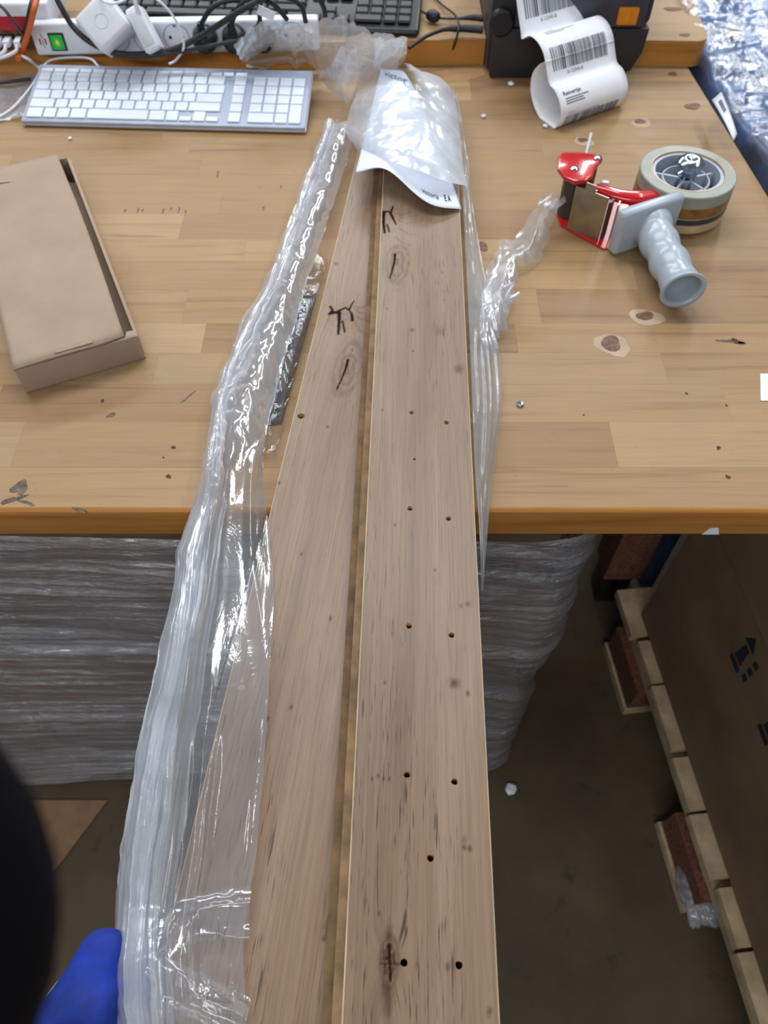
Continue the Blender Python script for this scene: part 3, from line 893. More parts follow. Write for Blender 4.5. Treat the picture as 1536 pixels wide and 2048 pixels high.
text('emblem', 'E A', 0.20, M_inkd, None, lf, bold=.004, fn=lambda x, y: leaf_xyz(.86 + x * .22, .955 - y * .30, .0009))
text('page_mark', 'v1.1', 0.08, M_inkf, None, lf, fn=lambda x, y: leaf_xyz(.10 + x * .6, .80 - y * .3, .0009))
# ------------------------------------------------------------------ the opened clear bag around the boards
bag = thing('plastic_bag', (-0.15, 0.5, BENCH), 'crumpled clear plastic bag opened around the two planks', 'plastic bag')
LA = math.radians(-6.62)
def in_lower(x, y):
    dx, dy = x + 0.1568, y
    lx = dx * math.cos(LA) + dy * math.sin(LA); ly = -dx * math.sin(LA) + dy * math.cos(LA)
    return lx, ly
INN = [(724, 236), (700, 300), (672, 390), (640, 490), (612, 570), (588, 660), (560, 750), (535, 850), (528, 930), (536, 1040), (547, 1160), (541, 1350), (531, 1500), (515, 1700), (492, 1850), (489, 1960), (496, 2075)]
OUT = [(660, 245), (640, 300), (600, 400), (562, 500), (515, 610), (470, 700), (428, 800), (412, 900), (398, 985), (372, 1070), (348, 1165), (318, 1330), (282, 1460), (264, 1580), (250, 1690), (238, 1800), (232, 1900), (236, 1990), (240, 2075)]
def at_arr(px, py, z):
    u, v = (px - 768) / F_PX, (py - 1024) / F_PX
    dx, dy, dz = u, math.cos(PITCH) - v * math.sin(PITCH), -(math.sin(PITCH) + v * math.cos(PITCH))
    t = (z - CAM.z) / dz
    return np.stack([dx * t, dy * t, CAM.z + dz * t], -1)
def film_between(inn, out, nu, nv, zfun, warp=None):
    A = poly_interp([(p[0], p[1]) for p in inn], nu)[:, :2]; B = poly_interp([(p[0], p[1]) for p in out], nu)[:, :2]
    s = np.linspace(0, 1, nu)[:, None]; t = np.linspace(0, 1, nv)[None, :]
    px = A[:, 0:1] * (1 - t) + B[:, 0:1] * t; py = A[:, 1:2] * (1 - t) + B[:, 1:2] * t
    S_, T_ = np.broadcast_to(s, px.shape), np.broadcast_to(t, px.shape)
    if warp: px, py = warp(px, py, S_, T_)
    z0, dz = zfun(px, py, S_, T_)
    X = at_arr(px, py, z0)
    X[..., 2] += dz
    return X
def sm(a, b, x):
    t = np.clip((x - a) / (b - a), 0, 1); return t * t * (3 - 2 * t)
def left_film(px, py, S_, T_):
    on = sm(1010, 900, py)                                  # 1 over the bench, 0 beyond its edge
    base = BENCH + 0.010 + 0.010 * on * (1 - T_)
    onp = sm(860, 1000, py)                                 # lies on the lower board from here on
    z = base * (1 - onp) + onp * (LOW_Z + 0.003 - 0.030 * sm(0.45, 1.0, T_))
    z = z + 0.022 * np.sin(np.pi * np.clip(T_, 0, 1)) ** 1.2 * (0.5 + 0.5 * on)
    X = at_arr(px, py, z)
    lx, ly = in_lower(X[..., 0], X[..., 1])
    # crinkled and milky on the bench, long soft folds beyond its edge, fine lengthwise wrinkles near the hand
    y = X[..., 1]
    a = T_ * 0.10
    up_ = sm(960, 820, py); mid_ = sm(820, 960, py) * sm(1560, 1400, py); near = sm(1400, 1560, py)
    dz = up_ * (0.007 * crumple(X[..., 0] + .3 * y, y * .6, 31, 22, 3) + 0.002 * vnoise(X[..., 0] * 120, y * 60, 5))
    dz = dz + mid_ * (0.006 * ridge(T_ * 3.0 + .9 * vnoise(y * 5, T_ * 1.5, 1), y * 2.2, 11) + 0.002 * vnoise(T_ * 6, y * 14, 12))
    wr = 0.0042 * ridge(T_ * 6 + .9 * vnoise(y * 4, T_ * 2, 8), y * 1.4, 17) + 0.0022 * ridge(T_ * 14 + 1.2 * vnoise(y * 6, T_ * 3, 9), y * 2.5, 18) + .002 * vnoise(T_ * 5, y * 22, 19)
    dz = dz + near * wr + 0.5 * mid_ * sm(.55, .8, T_) * wr
    z = z + .016 * sm(1800, 1930, py) * sm(.35, .7, T_)
    dz = np.where((lx > -0.002) & (onp > .3), np.maximum(dz * .6, LOW_Z + 0.0008 - z + 0.0012 * np.abs(dz) / 0.004), dz)
    dz = np.maximum(dz, np.where((y > Y0 - .01) & (onp < .9), BENCH + 0.0012 - z, -1))
    left_film.milk = 0.42 * up_ + 0.05 * mid_ * (1 + T_) + .08 * near + 0.30 * sm(.78, .95, T_) * (1 - up_) + .10 * mid_ * np.clip(vnoise(T_ * 3, y * 6, 44) * 3, 0, 1)
    return z, dz
def ragged(seed, amp):
    def w(px, py, S_, T_):
        e = (vnoise(S_ * 17, S_ * 0, seed) + 0.4 * vnoise(S_ * 60, S_ * 0, seed + 1)) * amp
        return px + e * T_ * T_ + 0.4 * e * (1 - T_), py
    return w
X = film_between(INN, OUT, 560, 110, left_film, ragged(3, 9))
milk(sheet('film_side', X, M_film, bag), left_film.milk)
# second layer: the bunched edge folded over on itself
IN_, OU_ = poly_interp(INN, 30)[:, :2], poly_interp(OUT, 30)[:, :2]
def bunch(seed, lift):
    def f(px, py, S_, T_):
        on = sm(1030, 940, py)
        z = on * (BENCH + 0.012) + (1 - on) * (LOW_Z - 0.028 + 0.018 * (1 - T_)) + lift * np.sin(np.pi * T_) + .004 * vnoise(S_ * 9, T_ * 2, seed)
        z = z + .016 * sm(1800, 1930, py)
        y = at_arr(px, py, z)[..., 1]
        dz = 0.0045 * ridge(T_ * 3 + 1.0 * vnoise(y * 4, T_ * 2, seed + 1), y * 1.6, seed + 2) + 0.0022 * ridge(T_ * 8 + 1.2 * vnoise(y * 7, T_ * 2, seed), y * 3, seed + 3) + .002 * vnoise(T_ * 4, y * 30, seed + 4)
        dz = dz + on * 0.006 * crumple(T_ * 0.05 + .2 * y, y, seed + 5, 26, 3)
        dz = np.maximum(dz, np.where(y > Y0 - .01, BENCH + 0.0015 - z, -1))
        return z, dz
    return f
for k, (f0, f1, sd, lf_) in enumerate([(.58, 1.0, 41, .012), (.76, 1.02, 61, .018)]):
    w0 = IN_ * (1 - f0) + OU_ * f0; w1 = IN_ * (1 - f1) + OU_ * f1
    X = film_between(w0.tolist(), w1.tolist(), 440, 44, bunch(sd, lf_), ragged(sd, 20))
    sheet('film_fold', X, M_filmb, bag)
# hood of film over the far end of the boards and the leaflet
HL = [(800, 118), (768, 124), (742, 145), (712, 185), (698, 225), (690, 262), (716, 300)]
HR = [(800, 120), (830, 134), (868, 152), (898, 178), (915, 230), (924, 320), (936, 372)]
def hood(px, py, S_, T_):
    z = 0.905 + 0.062 * np.sin(np.pi * np.clip(T_ * .9 + .05, 0, 1)) ** .55 * sm(0, .35, S_)
    X = at_arr(px, py, z)
    dz = 0.007 * (crumple(X[..., 0], X[..., 1], 71, 11, 3)) + 0.0015 * vnoise(X[..., 0] * 90, X[..., 1] * 60, 3)
    return z, np.maximum(dz, -0.006)
X = film_between(HL, HR, 120, 110, hood)
S2, T2 = np.meshgrid(np.linspace(0, 1, 120), np.linspace(0, 1, 110), indexing='ij')
milk(sheet('film_hood', X, M_filmh, bag), .34 * sm(.55, .8, T2) + .12 * sm(.4, .7, S2) - .46 * sm(.5, .3, S2) * sm(.8, .6, T2))
# film hanging down the right side of the boards
RI = [(906, 190), (922, 300), (926, 400), (934, 560), (943, 760), (950, 940), (958, 1050), (963, 1180)]
RO = [(915, 190), (934, 300), (944, 400), (964, 520), (992, 660), (1004, 790), (990, 920), (976, 1060), (966, 1188)]
def right_film(px, py, S_, T_):
    on = sm(1000, 960, py)
    z = (UP_Z - 0.010) * (1 - T_) + T_ * (BENCH + 0.003 + 0.012 * sm(700, 400, py))
    X = at_arr(px, py, z)
    dz = 0.004 * ridge(T_ * 3.5 + vnoise(S_ * 6, T_, 3), S_ * 7, 21) * np.sin(np.pi * T_) ** .5 + 0.003 * vnoise(T_ * 9, S_ * 40, 4) * sm(.6, .2, S_)
    dz = np.maximum(dz, np.where(X[..., 1] > Y0, BENCH + 0.0012 - z, -1))
    return z, dz
X = film_between(RI, RO, 240, 40, right_film); sheet('film_side', X, M_filmt, bag)
# torn flap pointing at the tape gun
FA = [(962, 560), (985, 520), (1000, 478), (1030, 478), (1065, 425), (1098, 385)]
FB = [(975, 655), (1005, 640), (1030, 600), (1045, 545), (1092, 490), (1128, 392)]
def flap(px, py, S_, T_):
    z = BENCH + 0.006 + 0.016 * np.sin(np.pi * T_) + 0.030 * sm(.6, 1, S_)
    X = at_arr(px, py, z)
    dz = 0.004 * ridge(T_ * 3 + vnoise(S_ * 5, T_ * 2, 2), S_ * 3, 23) + 0.003 * crumple(X[..., 0], X[..., 1], 25, 30, 2)
    return z, np.maximum(dz, BENCH + 0.001 - z)
def flap_rag(px, py, S_, T_):
    e = (vnoise(S_ * 9, S_ * 0, 3) + .6 * vnoise(S_ * 25, S_ * 0, 4)) * 26
    fork = 26 * np.abs(np.sin(T_ * 3 * np.pi)) * sm(.85, 1, S_)
    return px + e * (T_ - .3) - fork, py + e * .4 * T_ + fork * .9
X = film_between(FA, FB, 120, 60, flap, flap_rag); sheet('film_flap', X, M_filmt, bag)
X = film_between([(955, 600), (975, 560), (995, 540), (1020, 520)], [(970, 735), (1000, 690), (1012, 640), (1035, 590)], 70, 50, flap, flap_rag); X[..., 2] += .004; sheet('film_flap', X, M_filmt, bag)
# crumpled closed end lying toward the power strip
EA = [(468, 98), (500, 62), (540, 48), (600, 44), (660, 38), (685, 32), (705, 48), (740, 60), (815, 70)]
EB = [(492, 128), (540, 132), (600, 132), (640, 150), (672, 160), (712, 168), (740, 158), (770, 140), (812, 128)]
def tail(px, py, S_, T_):
    z = 0.992 * (1 - T_) + T_ * (BENCH + 0.014)
    X = at_arr(px, py, z)
    dz = 0.013 * crumple(X[..., 0], X[..., 1], 33, 24, 4) + 0.003 * vnoise(X[..., 0] * 70, X[..., 1] * 70, 5)
    return z, np.maximum(dz, -.006)
X = film_between(EA, EB, 220, 90, tail); sheet('film_end', X, M_filme, bag)
X = film_between([(700, 75), (740, 78), (812, 82)], [(640, 168), (700, 205), (790, 150)], 60, 50, tail); X[..., 2] += .003; sheet('film_end', X, M_filme, bag)
# creased loose layers near the hand
for a_, b_, sd in (([(300, 1880), (340, 1915), (400, 1945), (470, 1980), (505, 2000)], [(290, 1985), (340, 2030), (400, 2060), (450, 2090), (480, 2110)], 3), ([(300, 1850), (350, 1805), (420, 1785), (500, 1772)], [(320, 1930), (380, 1890), (440, 1880), (496, 1880)], 6)):
    def loose(px, py, S_, T_, sd=sd):
        z = LOW_Z + .008 + .006 * np.sin(np.pi * T_) + 0 * px
        X = at_arr(px, py, z)
        return z, .0028 * ridge(T_ * 2 + .8 * vnoise(S_ * 2, T_ * 2, sd), S_ * 1.2, sd + 1) + .001 * vnoise(S_ * 9, T_ * 6, sd)
    X = film_between(a_, b_, 90, 40, loose, ragged(sd, 14)); sheet('film_fold', X, M_film, bag)

# ------------------------------------------------------------------ shiny packet tucked beside the lower board
pk = thing('foil_packet', at(600, 720, BENCH), 'dark shiny crinkled packet tucked between the film and the lower plank', 'packet')
KA = [(612, 510), (586, 575), (568, 640), (550, 720), (536, 790), (526, 850), (520, 905)]
KB = [(657, 512), (638, 590), (622, 650), (600, 730), (584, 790), (568, 850), (555, 900)]
def packet(px, py, S_, T_):
    z = BENCH + 0.004 + 0.017 * np.sin(np.pi * T_) ** .6 * np.sin(np.pi * np.clip(S_, .02, .98)) ** .4
    X = at_arr(px, py, z)
    dz = 0.005 * crumple(X[..., 0], X[..., 1], 77, 38, 3) + 0.004 * ridge(S_ * 16 + 1.5 * vnoise(T_ * 3, S_ * 8, 3), T_ * 1.2, 8)
    return z, np.maximum(dz, BENCH + .001 - z)
X = film_between(KA, KB, 150, 40, packet); sheet('packet_film', X, M_foil, pk)
X = film_between([(p[0] + 5, p[1] + 3) for p in KA[1:-1]], [(p[0] - 4, p[1] - 2) for p in KB[1:-1]], 60, 16, lambda px, py, S_, T_: (BENCH + .0008 + 0 * px, .009 * np.sin(np.pi * T_) ** .5 * np.sin(np.pi * S_) ** .5))
sheet('dark_contents', X, M_black, pk)
# ------------------------------------------------------------------ white keyboard
kc = [at(42, 247, .886), at(612, 262, .886)]
kx = (kc[1] - kc[0]); KW = kx.length; kx.normalize()
tilt = math.radians(11.0)
kyh = Vector((-kx.y, kx.x, 0)); ky = kyh * math.cos(tilt) + Vector((0, 0, math.sin(tilt))); kn = kx.cross(ky)
KD = 0.128
kb = thing('keyboard', kc[0] + kx * KW / 2 + kyh * .06, 'slim white keyboard with number pad and silver surround', 'keyboard')
K0 = Vector((kc[0].x, kc[0].y, .8866))
def kM(u, v, h):  return K0 + kx * u + ky * v + kn * h
def kbox(name, u0, u1, v0, v1, h0, h1, mat, parent, bevel=0.001, seg=1):
    bm = box_bm((u1 - u0, v1 - v0, h1 - h0), bevel, seg)
    c = kM((u0 + u1) / 2, (v0 + v1) / 2, (h0 + h1) / 2)
    R = Matrix((kx, ky, kn)).transposed().to_4x4()
    bmesh.ops.transform(bm, matrix=Matrix.Translation(c) @ R, verts=bm.verts)
    return bm_mk(name, bm, mat, parent, smooth=True, angle=30)
kbox('base', 0, KW, 0, KD, -.005, -.001, M_alu, kb, .0018, 2)
kbox('deck', .001, KW - .001, .001, KD - .001, -.001, .0035, M_kbody, kb, .0015, 2)
for u in (.06, KW - .06):
    c = kM(u, KD - .012, -.006); box('rear_foot', (c.x, c.y, (BENCH + c.z) / 2), (.05, .012, c.z - BENCH - .0002), M_kbody, kb)
u_ = (KW - .014) / 20.45
def row_keys(v0, h, widths, x0=0.0, low=()):
    x = .007 + x0 * u_
    for k, w in enumerate(widths):
        if w > 0:
            hh = h * .52 if k in low else h
            kbox('key', x + .0012, x + w * u_ - .0012, v0 + .0009, v0 + hh - .0009, .0036, .0062, M_keyw, kb, .0008)
        x += abs(w) * u_
kh = (KD - .018) / 5.62
v = .007
row_keys(v, kh * 1.1, [1.25, 1, 1, 1.25, 4.6, 1.25, 1, 1, 1, 1.0], low=(7, 9)); row_keys(v, kh * 1.1, [1], 14.95); row_keys(v, kh * 1.1, [2, 1], 16.4)
v += kh * 1.1
row_keys(v, kh, [1.9] + [1] * 10 + [2.45]); row_keys(v, kh, [1], 14.95); row_keys(v, kh, [1, 1, 1], 16.4)
kbox('key', .007 + 19.4 * u_ + .0012, .007 + 20.4 * u_ - .0012, .0079, v + kh - .0009, .0036, .0062, M_keyw, kb, .0008)
v += kh
row_keys(v, kh, [1.35] + [1] * 11 + [2.0]); row_keys(v, kh, [1], 14.95); row_keys(v, kh, [1] * 4, 16.4)
v += kh
row_keys(v, kh, [1.1] + [1] * 12 + [1.3]); row_keys(v, kh, [1], 14.95); row_keys(v, kh, [1] * 4, 16.4)
v += kh
row_keys(v, kh, [.95] + [1] * 12 + [1.35]); row_keys(v, kh, [1], 14.95); row_keys(v, kh, [1] * 4, 16.4)
v += kh
row_keys(v, kh * .5, [1.0] * 14 + [.9]); row_keys(v, kh * .5, [1], 14.95)
cab = [kM(.095, KD - .002, .001), kM(.075, KD + .012, .006), at(110, 118, .915), at(85, 135, .91), at(68, 165, .90), at(45, 195, .893), at(20, 220, .888), at(-20, 245, .884)]
tube('cable', cab, .0019, M_white, kb, 8)

# crumpled pale sheet under the keyboard's left end
pl = film('milky_sheet', haze=0.55, gloss=1.6, rough=0.15, bump=0.4, scale=(40, 40, 40))
X = film_between([(-30, 118), (20, 122), (70, 132), (95, 140)], [(-30, 250), (10, 242), (35, 240), (48, 238)], 60, 50, lambda px, py, S_, T_: (BENCH + .002 + 0 * px, np.maximum(.0, .006 * crumple(px / 1500, py / 1200, 9, 26, 3) + .003)))
tag(sheet('plastic_sheet', X, pl), 'milky crumpled plastic sheet left of the white keyboard', 'plastic sheet')
tag(tube('black_lead', [at(-20, 168, .893), at(30, 162, .893), at(62, 158, .893)], .0025, M_cable), 'short black lead crossing the milky sheet', 'cable')

# ------------------------------------------------------------------ black keyboard on the riser
RZ = BENCH + .0402
a_, b_ = at(168, 40, RZ + .010), at(838, 64, RZ + .010)
bx_ = (b_ - a_); BW = bx_.length; bx_.normalize(); byh = Vector((-bx_.y, bx_.x, 0))
bt = math.radians(5); by_ = byh * math.cos(bt) + Vector((0, 0, math.sin(bt))); bn = bx_.cross(by_)
bk = thing('keyboard', a_ + bx_ * BW / 2 + byh * .08, 'black full-size keyboard lying on the riser board behind the power strip', 'keyboard')
B0 = Vector((a_.x, a_.y, RZ + .012))
def bbox_(name, u0, u1, v0, v1, h0, h1, mat, bevel=.001, seg=1):
    bm = box_bm((u1 - u0, v1 - v0, h1 - h0), bevel, seg)
    c = B0 + bx_ * ((u0 + u1) / 2) + by_ * ((v0 + v1) / 2) + bn * ((h0 + h1) / 2)
    bmesh.ops.transform(bm, matrix=Matrix.Translation(c) @ Matrix((bx_, by_, bn)).transposed().to_4x4(), verts=bm.verts)
    return bm_mk(name, bm, mat, bk, smooth=True, angle=30)
bbox_('case', 0, BW, 0, .165, -.0115, .0, M_black, .006, 3)
bu = (BW - .02) / 22.6
for r, (widths, gaps) in enumerate([([1.25, 1.25, 1.25, 6.2, 1.25, 1.25, 1.25, 1.25], 0), ([2.25] + [1] * 10 + [2.7], 0), ([1.75] + [1] * 11 + [2.2], 0), ([1.5] + [1] * 12 + [1.45], 0), ([1] * 13 + [1.95], 0), ([1] * 14 + [.95], 0)]):
    x = .010
    for w in widths + [-.25] + ([1, 1, 1] if r in (0, 3, 4, 5) else [-1, 1, -1] if r == 1 else [-3]) + [-.25] + ([2, 1, 1] if r == 0 else [1, 1, 1, 1]):
        if w > 0: bbox_('key', x + .0012, x + w * bu - .0012, .014 + r * .0225, .014 + r * .0225 + .0185, .0005, .0065, M_key_b, .0022)
        x += abs(w) * bu
for u in (.08, BW - .08):
    c = B0 + bx_ * u + by_ * .15 - bn * .0115; box('rear_foot', (c.x, c.y, (RZ + c.z) / 2), (.03, .012, c.z - RZ - .0002), M_black, bk)

# ------------------------------------------------------------------ power strip with its sockets, plugs and leads
sa_, sb_ = at(76, 113, RZ), at(640, 103, RZ)
sx = (sb_ - sa_); SW = sx.length; sx.normalize(); sn = Vector((sx.y, -sx.x, 0)); su = Vector((0, 0, 1))
ps = thing('power_strip', sa_ + sx * SW / 2, 'white power strip with a lit green switch and round sockets on the riser board', 'power strip')
def sP(u, h, o): return sa_ + sx * u + su * h + sn * o
SR = Matrix((sx, su, sn)).transposed()
def sbox(name, u0, u1, h0, h1, o0, o1, mat, parent, bevel=.001, seg=2):
    bm = box_bm((u1 - u0, h1 - h0, o1 - o0), bevel, seg)
    bmesh.ops.transform(bm, matrix=Matrix.Translation(sP((u0 + u1) / 2, (h0 + h1) / 2, (o0 + o1) / 2)) @ SR.to_4x4(), verts=bm.verts)
    return bm_mk(name, bm, mat, parent, smooth=True, angle=30)
HS = .047
sbox('housing', 0, SW, .0006, HS, -.020, 0, M_white, ps, .004, 3)
sw = sbox('switch_frame', .026, .050, .008, .034, 0, .0016, M_black, ps, .0006)
def glow_green():
    m, nt, b = base_mat('lit_green_rocker', lin((20, 130, 50)), 0.25)
    N = NB(nt); oc = N.n('ShaderNodeTexCoord').outputs['Object']
    g = N.n('ShaderNodeTexGradient', gradient_type='SPHERICAL'); N.l(N.mapping(oc, (150, 150, 110)), g.inputs[0])
    N.l(N.ramp(g.outputs[1], [(0, lin((16, 120, 44))), (.5, lin((60, 150, 40))), (.75, lin((240, 150, 30))), (1, lin((255, 190, 60)))]), b.inputs['Emission Color'])
    b.inputs['Emission Strength'].default_value = 0.75
    return m
sbox('rocker', .0285, .0475, .0105, .0315, .0016, .0034, glow_green(), sw, .0006)
for du in (-.0042, .0042):
    sbox('maker_mark', .0155 + du - .0012, .0155 + du + .0012, .017, .026, .0001, .0005, M_redp, ps, 0.0001, 1)
sbox('maker_mark', .0151, .0159, .012, .033, .0001, .0005, M_inkd, ps, 0.0001, 1)
def px_u(px): return (at_plane(px, 75, sP(0, 0, 0), sn) - sa_).dot(sx)
SOCK = [px_u(q) for q in (232, 293, 353, 411, 470, 527, 585)]
M_pin = plain('socket_pin_hole', (88, 52, 40), 0.6)
for k, u in enumerate(SOCK):
    c = sP(u, HS * .52, 0.0)
    s_o = lathe('socket', [(.0205, -.001), (.0205, .0012), (.0190, .0016), (.0180, -.0004), (.0178, -.0002), (.0, -.0002)], M_grey_pl, c, ps, 28, SR)
    for du in (-.0095, .0095):
        lathe('pin_hole', [(.0026, -.0006), (.0026, .0003), (0.0, .0003)], M_pin, sP(u + du, HS * .52, 0), s_o, 12, SR)
    if k == 2:
        for dh in (-.0165, .0165): sbox('earth_clip', u - .002, u + .002, HS * .52 + dh - .0012, HS * .52 + dh + .0012, -.0004, .002, M_chrome, s_o, .0003, 1)
def plug(name, label, u, hgt, lead, r=.0185, mat=M_black, cm=M_cable, rc=.0036, grp='black mains plugs'):
    p = thing(name, sP(u, hgt, .002), label, 'plug', grp)
    lathe('plug_body', [(0.0, .0008), (r, .0008), (r, .012), (r * .93, .017), (r * .70, .024), (r * .5, .027), (0, .0275)], mat, sP(u, hgt, .001), p, 24, SR)
    c0 = sP(u, hgt + .004, .020)
    tube('strain_relief', [c0, c0 + su * .014 + sn * .004, c0 + su * .028 + sn * .005], [.0085, .0068, .0048], mat, p, 10)
    tube('lead', [c0 + su * .024 + sn * .005] + lead, rc, cm, p, 10)
    return p
def sq(px, py, o): return at_plane(px, py, sP(0, 0, o), sn)
plug('mains_plug', 'black mains plug whose lead arches up, fourth socket of the strip', SOCK[3], HS * .5, [sq(420, 20, .03), sq(445, 4, .025), sq(490, 0, .02), sq(540, 4, .02), sq(575, 40, .018)])
plug('mains_plug', 'black mains plug with the lead bending right, fifth socket of the strip', SOCK[4], HS * .5, [sq(478, 14, .03), sq(500, -4, .025), sq(560, -8, .02), sq(600, 10, .012), sq(612, 45, .012)])
plug('mains_plug', 'black mains plug with a white tag on its lead, half under the film', SOCK[5], HS * .5, [sq(520, 8, .03), sq(545, -12, .02), sq(620, -14, .02), sq(645, 10, .012), sq(652, 40, .010)])
o = box('lead_tag', sq(532, 26, .038), (.026, .002, .013), M_white, bpy.data.objects['mains_plug.002'], rot=rz(5) @ ry(25), bevel=.0006)
# long black lead slung across the front of the strip
tag(tube('black_mains_lead', [sq(108, -14, .02), sq(122, 14, .028), sq(145, 52, .034), sq(180, 84, .044), sq(230, 106, .046), sq(290, 108, .046), sq(350, 97, .044), sq(400, 73, .044), sq(440, 48, .048), sq(470, 28, .05), sq(505, 8, .05), sq(540, -12, .04)], .0042, M_cable), 'thick black lead slung in front of the power strip', 'cable')
tag(tube('black_thin_lead', [sq(246, 112, .049), sq(300, 112, .050), sq(380, 100, .044), sq(440, 88, .040), sq(480, 80, .040), sq(510, 66, .040)], .0030, M_cable), 'thinner black lead lying along the foot of the power strip', 'cable')
# square white charger
ch = thing('square_charger', sq(215, 55, .03), 'square white charger block plugged in at an angle', 'charger')
cc = sq(213, 50, .034)
R = SR @ rx(-34) @ rz(38)
box('charger_body', cc, (.060, .056, .050), M_white, ch, rot=R, bevel=.006, seg=3)
box('charger_back', cc - (R @ Vector((0, 0, .0262))), (.058, .054, .004), M_white2, ch, rot=R, bevel=.0015)
lathe('printed_ring', [(.010, .0), (.010, .0003), (.009, .0003), (.009, .0)], M_white2, cc + (R @ Vector((0, 0, .0251))), ch, 24, R, closed=True)
box('plug_pins', cc - sn * .0275, (.022, .008, .0015), M_white2, ch, rot=SR)
# slim white plug
wp = thing('slim_charger', sq(290, 60, .02), 'slim white charger with a thin white lead beside the square block', 'charger')
c = sq(291, 62, .030)
R2 = SR @ rx(-30) @ rz(24)
box('charger_body', c, (.024, .062, .044), M_white, wp, rot=R2, bevel=.005, seg=3)
box('charger_face', c + (R2 @ Vector((0, 0, .0222))), (.016, .046, .0014), M_white2, wp, rot=R2, bevel=.0006)
tube('connector', [sq(278, 28, .05), sq(272, 10, .052), sq(268, -6, .05)], [.0036, .003, .0022], M_white, wp, 10)
tag(tube('white_thin_lead', [sq(300, -10, .05), sq(325, 8, .055), sq(350, 38, .056), sq(364, 72, .054), sq(367, 96, .05), at(352, 120, RZ + .003), at(338, 128, .918)], .0018, M_white), 'thin white lead looping down past the empty socket', 'cable')
tag(tube('white_thin_lead', [sq(190, -12, .02), sq(215, 6, .06), sq(240, 4, .062), sq(262, -10, .04)], .0018, M_white), 'thin white lead passing above the square charger', 'cable')

# ------------------------------------------------------------------ network box at the left with its leads
rt = thing('network_box', at(40, 60, RZ), 'white network box with a red front strip at the left end of the riser board', 'network box')
x0, x1 = at(-120, 60, RZ).x, at(108, 40, RZ + .04).x
yf = 1.300
box('cover', ((x0 + x1) / 2, yf + .075, RZ + .051), (x1 - x0, .15, .036), M_white, rt, bevel=.004, seg=3)
box('front_skirt', (x1 - .019, yf + .006, RZ + .0173), (.037, .010, .033), M_white2, rt, bevel=.001)
box('red_strip', ((x0 + x1) / 2 - .012, yf + .0012, RZ + .0405), (x1 - x0 - .036, .004, .020), M_redp, rt, bevel=.0005)
box('port_block', ((x0 + x1) / 2 - .02, yf + .045, RZ + .0165), (x1 - x0 - .042, .08, .032), M_brown, rt, bevel=.001)
for k, px in enumerate((4, 22, 44)):
    c = Vector((at(px, 70, RZ + .02).x, yf + .001, RZ + .018))
    pl_ = box('port', c, (.013, .004, .012), M_black, rt)
    e = thing('network_plug', c + Vector((0, -.006, 0)), ['white network plug at the far left of the network box', 'white network plug in the middle of the network box', 'white network plug nearest the orange lead'][k], 'plug', 'network plugs')
    box('plug_body', c + Vector((0, -.012, .001)), (.0105, .020, .009), M_white, e, bevel=.0012)
    tube('lead', [c + Vector((0, -.022, .001)), c + Vector((-.004, -.030, -.006)), c + Vector((-.016 - .01 * k, -.034, -.0145)), c + Vector((-.04 - .02 * k, -.032, -.0150)), c + Vector((-.09 - .02 * k, -.03, -.0150))], .0026, M_white, e, 8)
tag(tube('orange_lead', [at(76, -12, RZ + .09), at(68, 20, RZ + .085), at(58, 60, RZ + .05), at(44, 104, RZ + .006), at(36, 118, RZ + .004)], .0042, M_orangec), 'bright orange lead dropping in front of the network box', 'cable')
tag(tube('dark_lead', [at(67, -12, RZ + .092), at(60, 20, RZ + .080), at(52, 55, RZ + .05), at(44, 84, RZ + .020)], .0034, M_cable), 'dark lead running beside the orange lead', 'cable')
tag(tube('grey_lead', [at(-10, 4, RZ + .085), at(8, 18, RZ + .082), at(26, 42, RZ + .066), at(44, 66, RZ + .04), at(52, 78, RZ + .03)], .0024, plain('grey_cable', (66, 66, 78), .5)), 'grey lead slanting over the red strip', 'cable')
tag(tube('white_lead', [at(38, 110, RZ + .004), at(56, 118, RZ + .001), at(74, 132, .905), at(88, 142, .90)], .0023, M_white), 'short white lead left of the power strip', 'cable')

# ------------------------------------------------------------------ label printer
pr_ = thing('label_printer', (.29, 1.42, BENCH), 'charcoal label printer with an orange latch and printed labels coming out', 'label printer')
PX0, PX1, PY0, PY1 = .171, .412, 1.296, 1.56
prof2 = [(PX0, BENCH + .001), (PX1 - .040, BENCH + .001), (PX1 - .014, BENCH + .012), (PX1 - .002, BENCH + .040), (PX1, BENCH + .075), (PX0, BENCH + .075)]
def xz_prism(name, prof, y0, y1, mat, parent, bevel=.003, seg=2):
    M = Matrix(((1, 0, 0, 0), (0, 0, 1, 0), (0, 1, 0, 0), (0, 0, 0, 1)))
    return prism(name, prof, y0, y1, mat, parent, bevel, M, seg)
xz_prism('lower_case', prof2, PY0, PY1, M_printer, pr_)
box('upper_case', ((PX0 + PX1) / 2, (PY0 + PY1) / 2 + .003, BENCH + .075 + .0475), (PX1 - PX0, PY1 - PY0 - .006, .094), M_printer, pr_, bevel=.010, seg=3)
box('side_panel', (PX0 - .002, (PY0 + PY1) / 2, BENCH + .08), (.006, PY1 - PY0 - .05, .15), M_printer2, pr_, bevel=.002)
xz_prism('front_cover', [(PX0 + .03, BENCH + .078), (PX1 - .012, BENCH + .078), (PX1 - .012, BENCH + .150), (PX0 + .03, BENCH + .150)], PY0 - .003, PY0 + .004, M_printer2, pr_, .0015)
lc = at_plane(1255, 31, Vector((0, PY0 - .003, 0)), Vector((0, 1, 0)))
box('latch', lc, (.031, .010, .024), M_orange, pr_, bevel=.002)
box('latch_ridge', lc + Vector((.006, -.0055, 0)), (.004, .003, .018), M_orange, pr_, bevel=.001)
hc = at_plane(1003, 45, Vector((0, PY0, 0)), Vector((0, 1, 0)))
